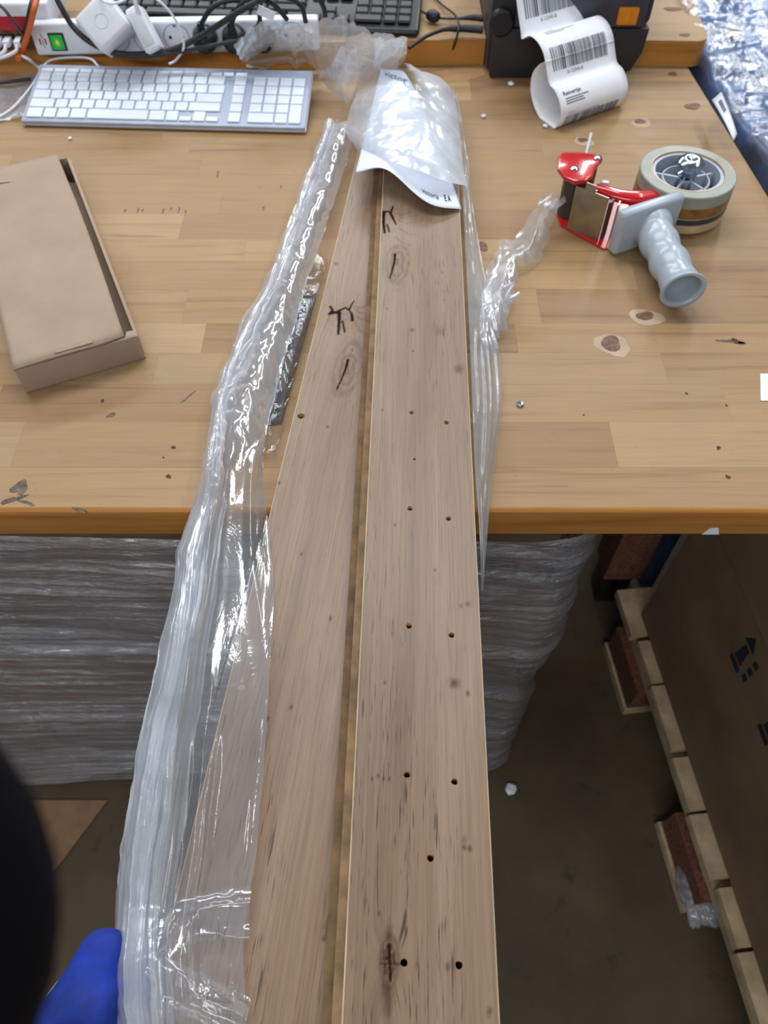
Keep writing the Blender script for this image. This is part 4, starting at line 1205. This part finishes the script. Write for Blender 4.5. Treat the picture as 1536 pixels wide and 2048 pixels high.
lathe('hinge_boss', [(0, -.006), (.019, -.006), (.019, .004), (.016, .007), (0, .007)], M_black, hc, pr_, 28, rx(90))
# label strip: printed liner that folds twice and rolls up on the bench
al = math.radians(31)
ax_a = Vector((math.cos(al), math.sin(al), 0)); ax_n = Vector((math.sin(al), -math.cos(al), 0))
p0 = at(1108, 257, BENCH + .0008)
LEFT = [(1028, -40), (1034, 10), (1041, 60), (1043, 78), (1049, 75), (1060, 72), (1075, 84), (1087, 108), (1093, 140), (1097, 163), (1101, 172), (1110, 182), (1119, 205), (1121, 232), (1108, 257), (1085, 244), (1068, 212), (1061, 175), (1066, 145), (1080, 128), (1092, 124)]
P3 = [at_plane(q[0], q[1], p0, ax_a) for q in LEFT]
pts2 = [((p - p0).dot(ax_n), p.z) for p in P3]
cv = poly_interp([(p[0], p[1]) for p in pts2], 150)[:, :2]
cv[:, 1] = np.maximum(cv[:, 1], BENCH + .0008)
arc = np.concatenate([[0], np.cumsum(np.linalg.norm(np.diff(cv, axis=0), axis=1))])
LW = 0.130
lb = thing('label_strip', p0 + ax_a * LW / 2, 'curled strip of white printed labels hanging out of the printer', 'label strip')
tn = np.gradient(cv, axis=0); tn /= np.linalg.norm(tn, axis=1)[:, None]; nn = np.stack([-tn[:, 1], tn[:, 0]], 1)
def lab(w, s, lift=0.0):
    a = np.interp(s, arc, cv[:, 0]); z = np.interp(s, arc, cv[:, 1]); n0 = np.interp(s, arc, nn[:, 0]); n1 = np.interp(s, arc, nn[:, 1])
    return p0 + ax_a * w + ax_n * (a + n0 * lift) + Vector((0, 0, z - p0.z + n1 * lift))
Xs = np.array([[lab(LW * j / 11, s) for j in range(12)] for s in arc])
sheet('label_paper', Xs, M_label, lb, thick=.0002)
def s_at(px, py):
    p = at_plane(px, py, p0, ax_a); q = np.array([(p - p0).dot(ax_n), p.z]); return arc[int(np.argmin(np.linalg.norm(cv - q, axis=1)))]
LIFT = None
# which side of the liner faces the camera
tst = lab(.05, s_at(1090, 125), .01) - lab(.05, s_at(1090, 125)); LIFT = .0006 if tst.dot(CAM - lab(.05, s_at(1090, 125))) > 0 else -.0006
def lquad(name, w0, w1, s0, s1, mat):
    m_ = 8
    X = np.array([[lab(w, s, LIFT) for w in (w0, w1)] for s in np.linspace(s0, s1, m_)])
    mk(name, X.reshape(-1, 3), grid_faces(m_, 2), mat, lb)
def barcode(s0, s1):
    r = random.Random(5); w = .012
    V, Fc = [], []
    while w < LW - .014:
        bw = r.choice([.0009, .0009, .0018, .0028])
        b0 = len(V)
        for s in np.linspace(s0, s1, 8): V += [lab(w, s, LIFT), lab(w + bw, s, LIFT)]
        Fc += [(b0 + 2 * k, b0 + 2 * k + 1, b0 + 2 * k + 3, b0 + 2 * k + 2) for k in range(7)]
        w += bw + r.choice([.0010, .0014, .0022])
    mk('barcode', V, Fc, M_ink, lb)
def lines(s0, rows, mat, hgt=.0012):
    for k, (w0, w1) in enumerate(rows): lquad('text_line', w0, w1, s0 + k * .0034, s0 + k * .0034 + hgt, mat)
def ltext(name, body, size, w0, s0, mat, bold=0):
    text(name, body, size, mat, None, lb, bold=bold, fn=lambda x, y: lab(w0 + x, s0 - y, LIFT))
sA, sB, sC, sD, sE = s_at(1034, 10), s_at(1043, 78), s_at(1060, 72), s_at(1097, 163), s_at(1121, 232)
barcode(sB - .055, sB - .022); ltext('barcode_number', '0-12345-8', .0072, .038, sB - .014, M_ink)
s1_, s2_ = s_at(1084, 100), s_at(1094, 146)
barcode(s1_, s2_); ltext('barcode_number', '0-12345-8', .0072, .036, s2_ + .008, M_ink)
lines(sC + .004, [(.022, .040), (.022, .075), (.022, .055)], M_inkf, .0011)
st0 = s_at(1110, 182) + .002
ltext('label_heading', 'Retoertje', .0085, .010, st0 + .009, M_inkd, .0001)
lines(st0 + .013, [(.012, .055), (.012, .044), (.012, .047)], M_ink, .0013)
lines(st0 + .033, [(.014, .028), (.014, .074), (.014, .045)], M_inkf, .0011)
barcode(sE + .004, s_at(1108, 257) + .004)

# leads into the printer
pj = Vector((PX0 - .003, 1.36, BENCH + .052))
tag(tube('printer_lead', [at(818, 96, RZ + .008), at(850, 74, RZ + .012), at(885, 60, RZ + .014), at(915, 57, RZ + .014), at(945, 58, RZ + .014), at(966, 60, RZ + .014)], [.0030, .003, .003, .0052, .0056, .0056], M_cable, n=12), 'black power lead with a thick plug pushed into the printer side', 'cable')
ud = thing('inline_lead', at(900, 36, RZ), 'thin black lead with a round bead plugged into the printer', 'cable')
tube('lead', [at(835, 18, RZ + .008), at(855, 28, RZ + .008), at(880, 36, RZ + .008), at(915, 37, RZ + .010), at(945, 35, RZ + .012), at(966, 37, RZ + .012)], [.0018, .0018, .0018, .0018, .0046, .005], M_cable, ud, 10)
bm = bmesh.new(); bmesh.ops.create_uvsphere(bm, u_segments=18, v_segments=12, radius=1)
bmesh.ops.transform(bm, matrix=Matrix.Translation(at(866, 32, RZ + .0105)) @ Matrix.Rotation(-.5, 4, 'Z') @ Matrix.Diagonal((.013, .0095, .0095, 1)), verts=bm.verts)
bm_mk('bead', bm, M_black, ud, smooth=True)
tag(tube('thin_lead', [at(862, -14, RZ + .004), at(885, 10, RZ + .006), at(908, 28, RZ + .014), at(917, 45, RZ + .022), at(916, 65, RZ + .018), at(907, 95, RZ - .012), at(896, 120, BENCH + .005)], .0017, M_cable), 'thin black lead hanging over the front edge of the riser board', 'cable')

# ------------------------------------------------------------------ tape gun lying on its side
tg = thing('tape_dispenser', at(1270, 420, BENCH), 'red and grey hand tape dispenser lying on its side with a roll of clear tape', 'tape dispenser')
tc = Vector((.396, .938, 0))
zt0, zt1 = BENCH + .004, BENCH + .056
tr_ = thing('x', (0, 0, 0), None, None); bpy.data.objects.remove(tr_)
def ring(name, r0, r1, z0, z1, mat, parent, n=48, bev=.0012):
    return lathe(name, [(r0, z0), (r1 - bev, z0), (r1, z0 + bev), (r1, z1 - bev), (r1 - bev, z1), (r0, z1)], mat, tc, parent, n, closed=True)
roll = ring('tape_roll', .0475, .0615, zt0, zt1, M_tape, tg)
ring('tape_band', .0600, .06185, zt1 - .031, zt1 - .015, M_tape2, roll)
ring('tape_band', .0600, .0619, zt1 - .040, zt1 - .031, M_tape3, roll)
ring('tape_band', .0600, .06185, zt0, zt1 - .040, M_tape4, roll)
ring('tape_core', .0465, .0486, zt0, zt1 + .0006, M_tape4, roll)
hub = ring('hub', .0415, .0470, zt0, zt1 - .002, M_hub, tg)
ring('hub_ring', .029, .0315, zt0 + .004, zt1 - .010, M_hub, hub)
lathe('hub_floor', [(0, zt0 + .003), (.042, zt0 + .003), (.042, zt0 + .008), (0, zt0 + .008)], M_hub, tc, hub, 40)
for k in range(5):
    a = 2 * math.pi * k / 5 + .3
    box('spoke', tc + Vector((math.cos(a) * .022, math.sin(a) * .022, zt1 - .032)), (.036, .003, .044), M_hub, hub, rot=rz(math.degrees(a)))
lathe('axle_nut', [(0, zt1 - .022), (.012, zt1 - .022), (.013, zt1 - .016), (.010, zt1 - .008), (.0125, zt1 - .003), (.008, zt1 + .000), (.0075, zt1 + .006), (.0165, zt1 + .008), (.0172, zt1 + .013), (.013, zt1 + .017), (.007, zt1 + .0175), (0, zt1 + .014)], M_chrome, tc, tg, 18)
# side plate on the bench
plate = [at(1112, 430, BENCH), at(1120, 452, BENCH), at(1160, 476, BENCH), at(1205, 500, BENCH), at(1235, 500, BENCH), at(1262, 480, BENCH), at(1330, 440, BENCH), at(1390, 385, BENCH), at(1370, 350, BENCH), at(1300, 390, BENCH), at(1215, 405, BENCH), at(1140, 395, BENCH)]
prism('side_plate', [(p.x, p.y) for p in plate], BENCH + .0006, BENCH + .0026, M_red, tg)
# roller and steel plate at the mouth
rc = at(1140, 440, BENCH); rc = Vector((rc.x, rc.y + .012, 0))
lathe('roller', [(0, BENCH + .003), (.0165, BENCH + .003), (.0165, BENCH + .066), (0, BENCH + .066)], M_roller, rc, tg, 28)
def upright(name, a, b, z0, z1, mat, th=.0016, parent=None, bevel=.0):
    d = (b - a); d.z = 0; L = d.length; d.normalize()
    R = Matrix((d, Vector((-d.y, d.x, 0)), Vector((0, 0, 1)))).transposed()
    m_ = (a + b) / 2
    return box(name, (m_.x, m_.y, (z0 + z1) / 2), (L, th, z1 - z0), mat, parent or tg, rot=R, bevel=bevel)
q0, q1 = at(1134, 456, BENCH + .003), at(1196, 481, BENCH + .003)
upright('steel_plate', q0, q1, BENCH + .0027, BENCH + .064, M_steel)
qa, qb = q0 + (q1 - q0) * .28, q0 + (q1 - q0) * .58
upright('plate_lug', qa, qb, BENCH + .0642, BENCH + .073, M_steel)
qc = q1 + Vector((.010, .012, 0)); upright('inner_plate', q1 + Vector((.004, .004, 0)), qc, BENCH + .0027, BENCH + .055, M_roller, .003)
qd, qe = q1 + Vector((.016, .006, 0)), q1 + Vector((.020, .016, 0))
upright('back_plate', qd, qe, BENCH + .0027, BENCH + .050, M_steel, .002)
# red cheek on top of the roller
cheek = [(1116, 312), (1126, 302), (1165, 303), (1190, 308), (1204, 310), (1206, 318), (1190, 334), (1186, 350), (1172, 360), (1150, 362), (1128, 352), (1116, 336)]
cz_ = BENCH + .074
cp = [at(q[0], q[1], cz_) for q in cheek]
prism('cheek_plate', [(p.x, p.y) for p in cp], cz_ - .006, cz_, M_red, tg, bevel=.0018)
for (q, r_) in (((1150, 335), .0055), ((1196, 314), .0050)):
    c = at(q[0], q[1], cz_ + .002); lathe('screw', [(0, cz_ - .002), (r_, cz_ - .002), (r_, cz_ + .0006), (r_ * .6, cz_ + .0026), (0, cz_ + .003)], M_chrome, Vector((c.x, c.y, 0)), tg, 14)
sp_ = Vector((at(1150, 335, cz_).x, at(1150, 335, cz_).y, 0)); lathe('axle', [(0, BENCH + .0662), (.005, BENCH + .0662), (.005, cz_ - .006), (0, cz_ - .006)], M_chrome, sp_, tg, 12)
s2p = at(1192, 322, cz_); lathe('spacer', [(0, BENCH + .003), (.004, BENCH + .003), (.004, cz_ - .006), (0, cz_ - .006)], M_steel, Vector((s2p.x, s2p.y, 0)), tg, 12)
# cutter blade standing off the far side
b0, b1 = at(1172, 308, cz_ - .004), at(1182, 268, cz_ - .006)
bd = (b1 - b0).normalized()
upright('blade', b0, b1, BENCH + .010, cz_ - .004, plain('blade_steel', (150, 156, 168), .3, .9), .0032)
# tension arm and its sleeve
arm = [at(1192, 376, BENCH + .050), at(1212, 382, BENCH + .050), at(1240, 392, BENCH + .048), at(1275, 396, BENCH + .046), at(1312, 392, BENCH + .044)]
tube('tension_arm', arm, [.0075, .0085, .0105, .0115, .0095], M_red, tg, 14, sy=.7)
c = at(1209, 368, BENCH + .054); box('arm_clip', c, (.010, .006, .008), M_alu, tg, rot=rz(-20), bevel=.001)
c = at(1190, 381, BENCH + .056); lathe('rivet', [(0, BENCH + .046), (.0032, BENCH + .046), (.0032, BENCH + .057), (0, BENCH + .058)], M_chrome, Vector((c.x, c.y, 0)), tg, 12)
upright('frame_wall', at(1222, 492, BENCH + .003), at(1330, 455, BENCH + .003), BENCH + .0026, BENCH + .046, M_red, .003)
# grey handle: flange and ribbed hollow grip
g0, g1 = at(1226, 492, BENCH + .004), at(1318, 462, BENCH + .004)
gd = (g1 - g0); gd.z = 0; gl = gd.length; gd.normalize(); gp = Vector((gd.y, -gd.x, 0))
gm = (g0 + g1) / 2 + gp * .008
Rg = Matrix((gd, -gp, Vector((0, 0, 1)))).transposed()
box('handle_flange', (gm.x, gm.y, BENCH + .0315), (gl + .022, .018, .060), M_grey_h, tg, rot=Rg, bevel=.006, seg=3)
h0 = Vector((gm.x, gm.y, BENCH + .030)) + gd * .006; hE = at(1366, 580, BENCH + .030)
hd = (hE - h0)
V, Fc = [], []
nr, nc = 40, 28
side = Vector((hd.y, -hd.x, 0)).normalized(); upv = Vector((0, 0, 1))
rings = []
for i in range(nr):
    t = i / (nr - 1)
    w = .029 - .006 * min(1, t * 4) ** .8
    rib = .0016 * math.cos(t * 2 * math.pi * 3.2) * (1 if .15 < t < .85 else 0)
    w += rib
    if t > .90: w += .0045 * ((t - .90) / .10) ** 1.5
    hh = w * .92 if t > .15 else w * .95
    c = h0 + hd * t
    rings.append([c + side * math.cos(a) * w + upv * math.sin(a) * hh for a in np.linspace(0, 2 * math.pi, nc, endpoint=False)])
c = hE
for (f, dpt) in ((.97, .002), (.80, .001), (.76, -.004), (.74, -.06)):
    base = rings[nr - 1]
    rings.append([c + hd.normalized() * dpt + (v - c) * f for v in base])
V = [v for r in rings for v in r]
for i in range(len(rings) - 1):
    for j in range(nc): Fc.append((i * nc + j, i * nc + (j + 1) % nc, (i + 1) * nc + (j + 1) % nc, (i + 1) * nc + j))
Fc.append(tuple((len(rings) - 1) * nc + j for j in range(nc)))
o = mk('grip', V, Fc, M_grey_h, tg, smooth=True)
bmx = bmesh.new(); bmx.from_mesh(o.data); bmesh.ops.recalc_face_normals(bmx, faces=bmx.faces); bmx.to_mesh(o.data); bmx.free()
for (px, py) in ((1248, 428),):
    c = at(px, py, BENCH + .055); lathe('flange_screw', [(0, 0), (.003, 0), (.003, .002), (0, .002)], M_black, c, tg, 10, rx(90))

# ------------------------------------------------------------------ flat brown box at the left
A, B, Cc = at(27, 740, .916), at(255, 675, .916), at(90, 352, .916)
ex = (B - A); ex.z = 0; CW = ex.length; ex.normalize(); ey = Vector((-ex.y, ex.x, 0)); CL = .395
cb = thing('cardboard_box', A + ex * CW / 2 + ey * CL / 2 - Vector((0, 0, .036)), 'flat brown cardboard mailer box with a tucked lid', 'box')
RB = Matrix((ex, ey, Vector((0, 0, 1)))).transposed()
def cP(u, v, z): return Vector((A.x, A.y, 0)) + ex * u + ey * v + Vector((0, 0, z))
def cbox(name, u0, u1, v0, v1, z0, z1, mat, parent=cb, bevel=.0008):
    return box(name, cP((u0 + u1) / 2, (v0 + v1) / 2, (z0 + z1) / 2), (u1 - u0, v1 - v0, z1 - z0), mat, parent, rot=RB, bevel=bevel)
H0, H1 = BENCH + .0005, BENCH + .036
cbox('bottom', 0, CW + .012, 0, CL, H0, H0 + .003, M_card)
cbox('front_wall', .001, CW + .010, 0, .003, H0, H1 - .0016, M_card)
cbox('left_wall', 0, .003, .003, CL, H0, H1 - .002, M_card)
cbox('right_wall', CW + .008, CW + .012, .004, CL, H0, H1 - .006, M_card)
cbox('inner_flap', CW - .010, CW - .007, .006, CL, H0 + .003, H1 - .010, M_card_in)
cbox('back_wall', .003, CW + .008, CL - .003, CL, H0, H1 - .002, M_card)
# lid: slightly bowed panel with a cut notch at its front
nu, nv = 24, 30
X = np.zeros((nu, nv, 3))
for i in range(nu):
    for j in range(nv):
        u, vv = i / (nu - 1), j / (nv - 1)
        un = u * (CW - .003 + .003 * math.sin(vv * 3))
        z = H1 + .0012 * math.sin(math.pi * u) + .002 * vv * u + .0008 * math.sin(7 * vv) * u
        v0 = 0.0 + (.004 * (u - .78) * 4 if u > .78 else 0)
        X[i, j] = cP(un, v0 + vv * (CL - v0), z)
sheet('lid', X, M_card, cb, thick=.0024)
cbox('tuck_slot', .044, .088, .0015, .0075, H1 + .0012, H1 + .0024, M_card_in)
cbox('tuck_tab', .046, .086, .003, .0068, H1 + .002, H1 + .0042, M_card)
prism('corner_ear', [(p.x, p.y) for p in (cP(CW - .003, .002, 0), cP(CW + .011, -.001, 0), cP(CW + .012, .010, 0), cP(CW + .001, .012, 0))], H0 + .003, H1 - .001, M_card, cb, bevel=.001)
pm_ = at(8, 366, H1 + .003); box('pen_mark', pm_ , (.016, .0018, .0004), M_inkd, cb, rot=rz(12))

# ------------------------------------------------------------------ small things on the bench
sc1 = thing('screw', at(1040, 810, BENCH), 'tiny zinc screw head standing on the bench right of the planks', 'screw')
c = at(1040, 810, BENCH); lathe('screw_head', [(0, BENCH + .0005), (.0035, BENCH + .0005), (.0042, BENCH + .002), (.003, BENCH + .0032), (0, BENCH + .0034)], M_chrome, Vector((c.x, c.y, 0)), sc1, 14)
lathe('screw_recess', [(0, BENCH + .0030), (.0015, BENCH + .0030), (.0015, BENCH + .0037), (0, BENCH + .0037)], M_black, Vector((c.x, c.y, 0)), sc1, 6)
q = [at(1520, 748, BENCH), at(1545, 748, BENCH), at(1545, 802, BENCH), at(1521, 802, BENCH)]
tag(prism('sticker', [(p.x, p.y) for p in q], BENCH + .0003, BENCH + .0007, M_white), 'white sticker on the bench top at the right', 'sticker')
yq = Y0 - .0024
q = [at_plane(px, py, Vector((0, yq, 0)), Vector((0, 1, 0))) for px, py in ((1404, 1069), (1420, 1057), (1437, 1056), (1438, 1069))]
tag(mk('paper_scrap', list(q) + [p + Vector((0, .0004, 0)) for p in q], [(0, 1, 2, 3), (7, 6, 5, 4), (0, 4, 5, 1), (1, 5, 6, 2), (2, 6, 7, 3), (3, 7, 4, 0)], M_white), 'white sticker scrap on the front edge of the bench', 'sticker')
for i, (px, py, s_, lbl) in enumerate([(967, 232, .004, 'white foam crumb on the bench between leaflet and printer'), (1022, 168, .005, 'white foam crumb by the foot of the label printer'), (1091, 252, .004, 'white paper crumb at the end of the label roll'), (140, 276, .003, 'white crumb in front of the white keyboard')]):
    c = at(px, py, BENCH + .002); bm = bmesh.new(); bmesh.ops.create_icosphere(bm, subdivisions=2, radius=s_)
    for v in bm.verts: v.co *= 1 + rnd.uniform(-.25, .25); v.co.z *= .6
    bmesh.ops.translate(bm, vec=(c.x, c.y, BENCH + s_ * .55), verts=bm.verts)
    tag(bm_mk('crumb', bm, M_white, None), lbl, 'crumb')
q = [at(850, 150, BENCH), at(905, 136, BENCH), at(962, 132, BENCH), at(970, 150, BENCH), at(930, 162, BENCH), at(880, 164, BENCH)]
prism('worn_patch', [(p.x, p.y) for p in q], BENCH + .0001, BENCH + .0003, plain('worn_brown_patch', (178, 138, 100), .6), bench)

# ------------------------------------------------------------------ blue wrapped bundle beyond the bench
bd_ = thing('wrapped_bundle', (.80, 1.25, 0), 'dark blue bundle in glossy crinkled wrap standing right of the bench', 'bundle')
nu, nv = 130, 110
ys_ = np.linspace(.80, 1.78, nu); ts = np.linspace(0, 1, nv)
Yg, Tg = np.meshgrid(ys_, ts, indexing='ij')
xe = .5018 + (1.3422 - Yg) * .076 + .012
hgt = .905 - .03 * np.clip((.95 - Yg) / .15, 0, 1) + .015 * np.sin(Yg * 9)
sweep = np.clip(Tg / .42, 0, 1)
Xg = np.where(Tg < .42, xe - .004 * np.sin(sweep * 3.14), xe + (Tg - .42) / .58 * .60)
Zg = np.where(Tg < .42, .02 + (hgt - .02) * sweep, hgt + .05 * np.sin(np.clip((Tg - .42) / .58, 0, 1) * 2.6))
base = np.stack([Xg, Yg, Zg], 2)
core = base.copy(); core[..., 2] -= .012 * (Tg >= .3); core[..., 0] += .010
core[..., 2] += .010 * vnoise(Xg * 30, Yg * 30, 3)
sheet('blue_contents', core, M_blue, bd_)
dd = .012 * crumple(Xg, Yg + Zg * .5, 91, 12, 3) + .004 * ridge(Xg * 26, (Yg + .5 * Xg) * 30, 92)
w = base.copy(); w[..., 2] += np.where(Tg > .36, dd + .006, 0); w[..., 0] += np.where(Tg < .42, -np.abs(dd) * .2 + .004, 0)
w[..., 0] = np.maximum(w[..., 0], xe - .006)
sheet('clear_wrap', w, M_bluef, bd_)
sq_ = [at(1424, 200, .914), at(1443, 184, .916), at(1474, 268, .916), at(1467, 282, .914)]
nst = 8
X = np.array([[(sq_[0] + (sq_[3] - sq_[0]) * (i / 7)) * (1 - j / 3) + (sq_[1] + (sq_[2] - sq_[1]) * (i / 7)) * (j / 3) for j in range(4)] for i in range(8)])
X[..., 2] += .002 * np.sin(np.linspace(0, 3, 8))[:, None]
lbq = sheet('address_label', X, M_white2, bd_, thick=.0005); lbq['label'] = 'white address label'
q = [X[1, 1] + (0, 0, .0012), X[1, 2] + (0, 0, .0012), X[3, 2] + (0, 0, .0012), X[3, 1] + (0, 0, .0012)]
mk('label_print', q, [(0, 1, 2, 3)], M_ink, lbq)

# ------------------------------------------------------------------ scraps on the floor
c = at(1392, 1785, .03)
bm = bmesh.new(); bmesh.ops.create_icosphere(bm, subdivisions=5, radius=1)
P_ = np.array([v.co[:] for v in bm.verts])
rr = 1 + .35 * crumple(P_[:, 0] + P_[:, 2] * .3, P_[:, 1] + P_[:, 2] * .5, 44, 1.6, 4)
for v, f in zip(bm.verts, rr): v.co = Vector((v.co.x * .036 * f, v.co.y * .060 * f, v.co.z * .030 * f))
bmesh.ops.translate(bm, vec=(c.x, c.y, .040), verts=bm.verts)
tag(bm_mk('film_scrap', bm, M_filmt, None, smooth=True), 'crumpled clear film scrap on the floor against the pallet', 'film scrap')
c = at(1022, 1580, 0); bm = bmesh.new(); bmesh.ops.create_icosphere(bm, subdivisions=2, radius=.011)
for v in bm.verts: v.co *= 1 + rnd.uniform(-.2, .2); v.co.z *= .5
bmesh.ops.translate(bm, vec=(c.x, c.y, .006), verts=bm.verts)
tag(bm_mk('paper_crumb', bm, M_white, None), 'white paper crumb on the floor by the wrapped load', 'crumb')
# ------------------------------------------------------------------ the person's left arm: navy sleeve, blue glove holding the bag
pe = thing('person', at(120, 2040, .88), 'person in a dark navy sleeve and blue work glove holding the bag at lower left', 'person')
def limb_mesh(name, joints, edges, radii, mat, parent, voxel=.0026):
    """tapered limbs between joints, fused into one continuous skin"""
    V, Fc = [], []
    for a, b in edges:
        pa_, pb_, ra, rb_ = Vector(joints[a]), Vector(joints[b]), radii[a], radii[b]
        d = pb_ - pa_; L = d.length; d.normalize()
        s0 = d.orthogonal().normalized(); s1 = d.cross(s0)
        rows = []
        for t in np.linspace(-math.pi / 2, 0, 7): rows.append((pa_ + d * ra * math.sin(t), ra * math.cos(t)))
        for t in np.linspace(0, 1, 7)[1:-1]: rows.append((pa_ + d * L * t, ra + (rb_ - ra) * t))
        for t in np.linspace(0, math.pi / 2, 7): rows.append((pb_ + d * rb_ * math.sin(t), rb_ * math.cos(t)))
        b0, n = len(V), 16
        for c_, r_ in rows:
            r_ = max(r_, 1e-4)
            V += [c_ + (s0 * math.cos(2 * math.pi * k / n) + s1 * math.sin(2 * math.pi * k / n)) * r_ for k in range(n)]
        for q in range(len(rows) - 1):
            Fc += [(b0 + q * n + k, b0 + q * n + (k + 1) % n, b0 + (q + 1) * n + (k + 1) % n, b0 + (q + 1) * n + k) for k in range(n)]
        Fc += [tuple(b0 + k for k in range(n))[::-1], tuple(b0 + (len(rows) - 1) * n + k for k in range(n))]
    me = bpy.data.meshes.new(name); me.from_pydata([list(v) for v in V], [], Fc)
    o = bpy.data.objects.new(name, me); COL.objects.link(o)
    rm = o.modifiers.new('remesh', 'REMESH'); rm.mode = 'VOXEL'; rm.voxel_size = voxel; rm.use_smooth_shade = True
    s_m = o.modifiers.new('relax', 'SMOOTH'); s_m.factor = .5; s_m.iterations = 10
    em = bpy.data.meshes.new_from_object(o.evaluated_get(bpy.context.evaluated_depsgraph_get()))
    bpy.data.objects.remove(o)
    return mk(name, None, None, mat, parent, smooth=True, mesh=em)
W_ = at(72, 2185, .880); PALM = at(160, 2050, .884); K1 = at(206, 1912, .890)
# joints: wrist, palm, then knuckles and finger joints curling under the board; thumb along its edge
G = [W_, PALM,
     K1, at(258, 1900, .868), at(312, 1906, .862), at(352, 1915, .864),
     at(190, 1968, .882), at(258, 1958, .862), at(330, 1962, .858), at(368, 1968, .862),
     at(182, 2022, .876), at(254, 2022, .858), at(330, 2024, .856), at(362, 2026, .860),
     at(176, 2080, .868), at(240, 2084, .856), at(300, 2086, .856), at(326, 2088, .860),
     at(176, 2030, .896), at(206, 2002, .896), at(238, 1988, .890), at(262, 1980, .884)]
E_ = [(0, 1), (1, 2), (2, 3), (3, 4), (4, 5), (1, 6), (6, 7), (7, 8), (8, 9), (1, 10), (10, 11), (11, 12), (12, 13), (1, 14), (14, 15), (15, 16), (16, 17), (1, 18), (18, 19), (19, 20), (20, 21)]
Rr = [.030, .030, .0180, .0120, .0095, .008, .0200, .0115, .0095, .008, .0190, .010, .009, .008, .013, .0095, .0085, .0075, .020, .0125, .0098, .0085]
gl_ = limb_mesh('gloved_hand', G, E_, Rr, M_glove, pe)
gl_['label'] = 'blue work glove'
tube('glove_seam', [at(70, 2060, .892), at(104, 1998, .892), at(128, 1966, .890), at(150, 1944, .888)], [.003, .0045, .0045, .002], M_cuff, pe, 10, sy=.6)
# sleeve: upper arm comes down close beside the lens, elbow, then the forearm to the wrist
def cam_pt(px, py, depth):
    u, v = (px - 768) / F_PX, (py - 1024) / F_PX
    return CAM + Vector((u, math.cos(PITCH) - v * math.sin(PITCH), -(math.sin(PITCH) + v * math.cos(PITCH)))) * depth
SL = [cam_pt(-1950, 2400, .07), cam_pt(-880, 1990, .085), cam_pt(-450, 1900, .11), cam_pt(-310, 2010, .17), cam_pt(-170, 2130, .28), cam_pt(-50, 2210, .40), at(30, 2240, .882)]
V, Fc = tube_data(SL, [.040, .039, .038, .038, .037, .035, .033], 28, 10)
V = np.array([list(v) for v in V])
V += .0018 * crumple(V[:, 0] + V[:, 2], V[:, 1], 8, 16, 3)[:, None]
mk('sleeve', V, Fc, M_sleeve, pe, smooth=True)
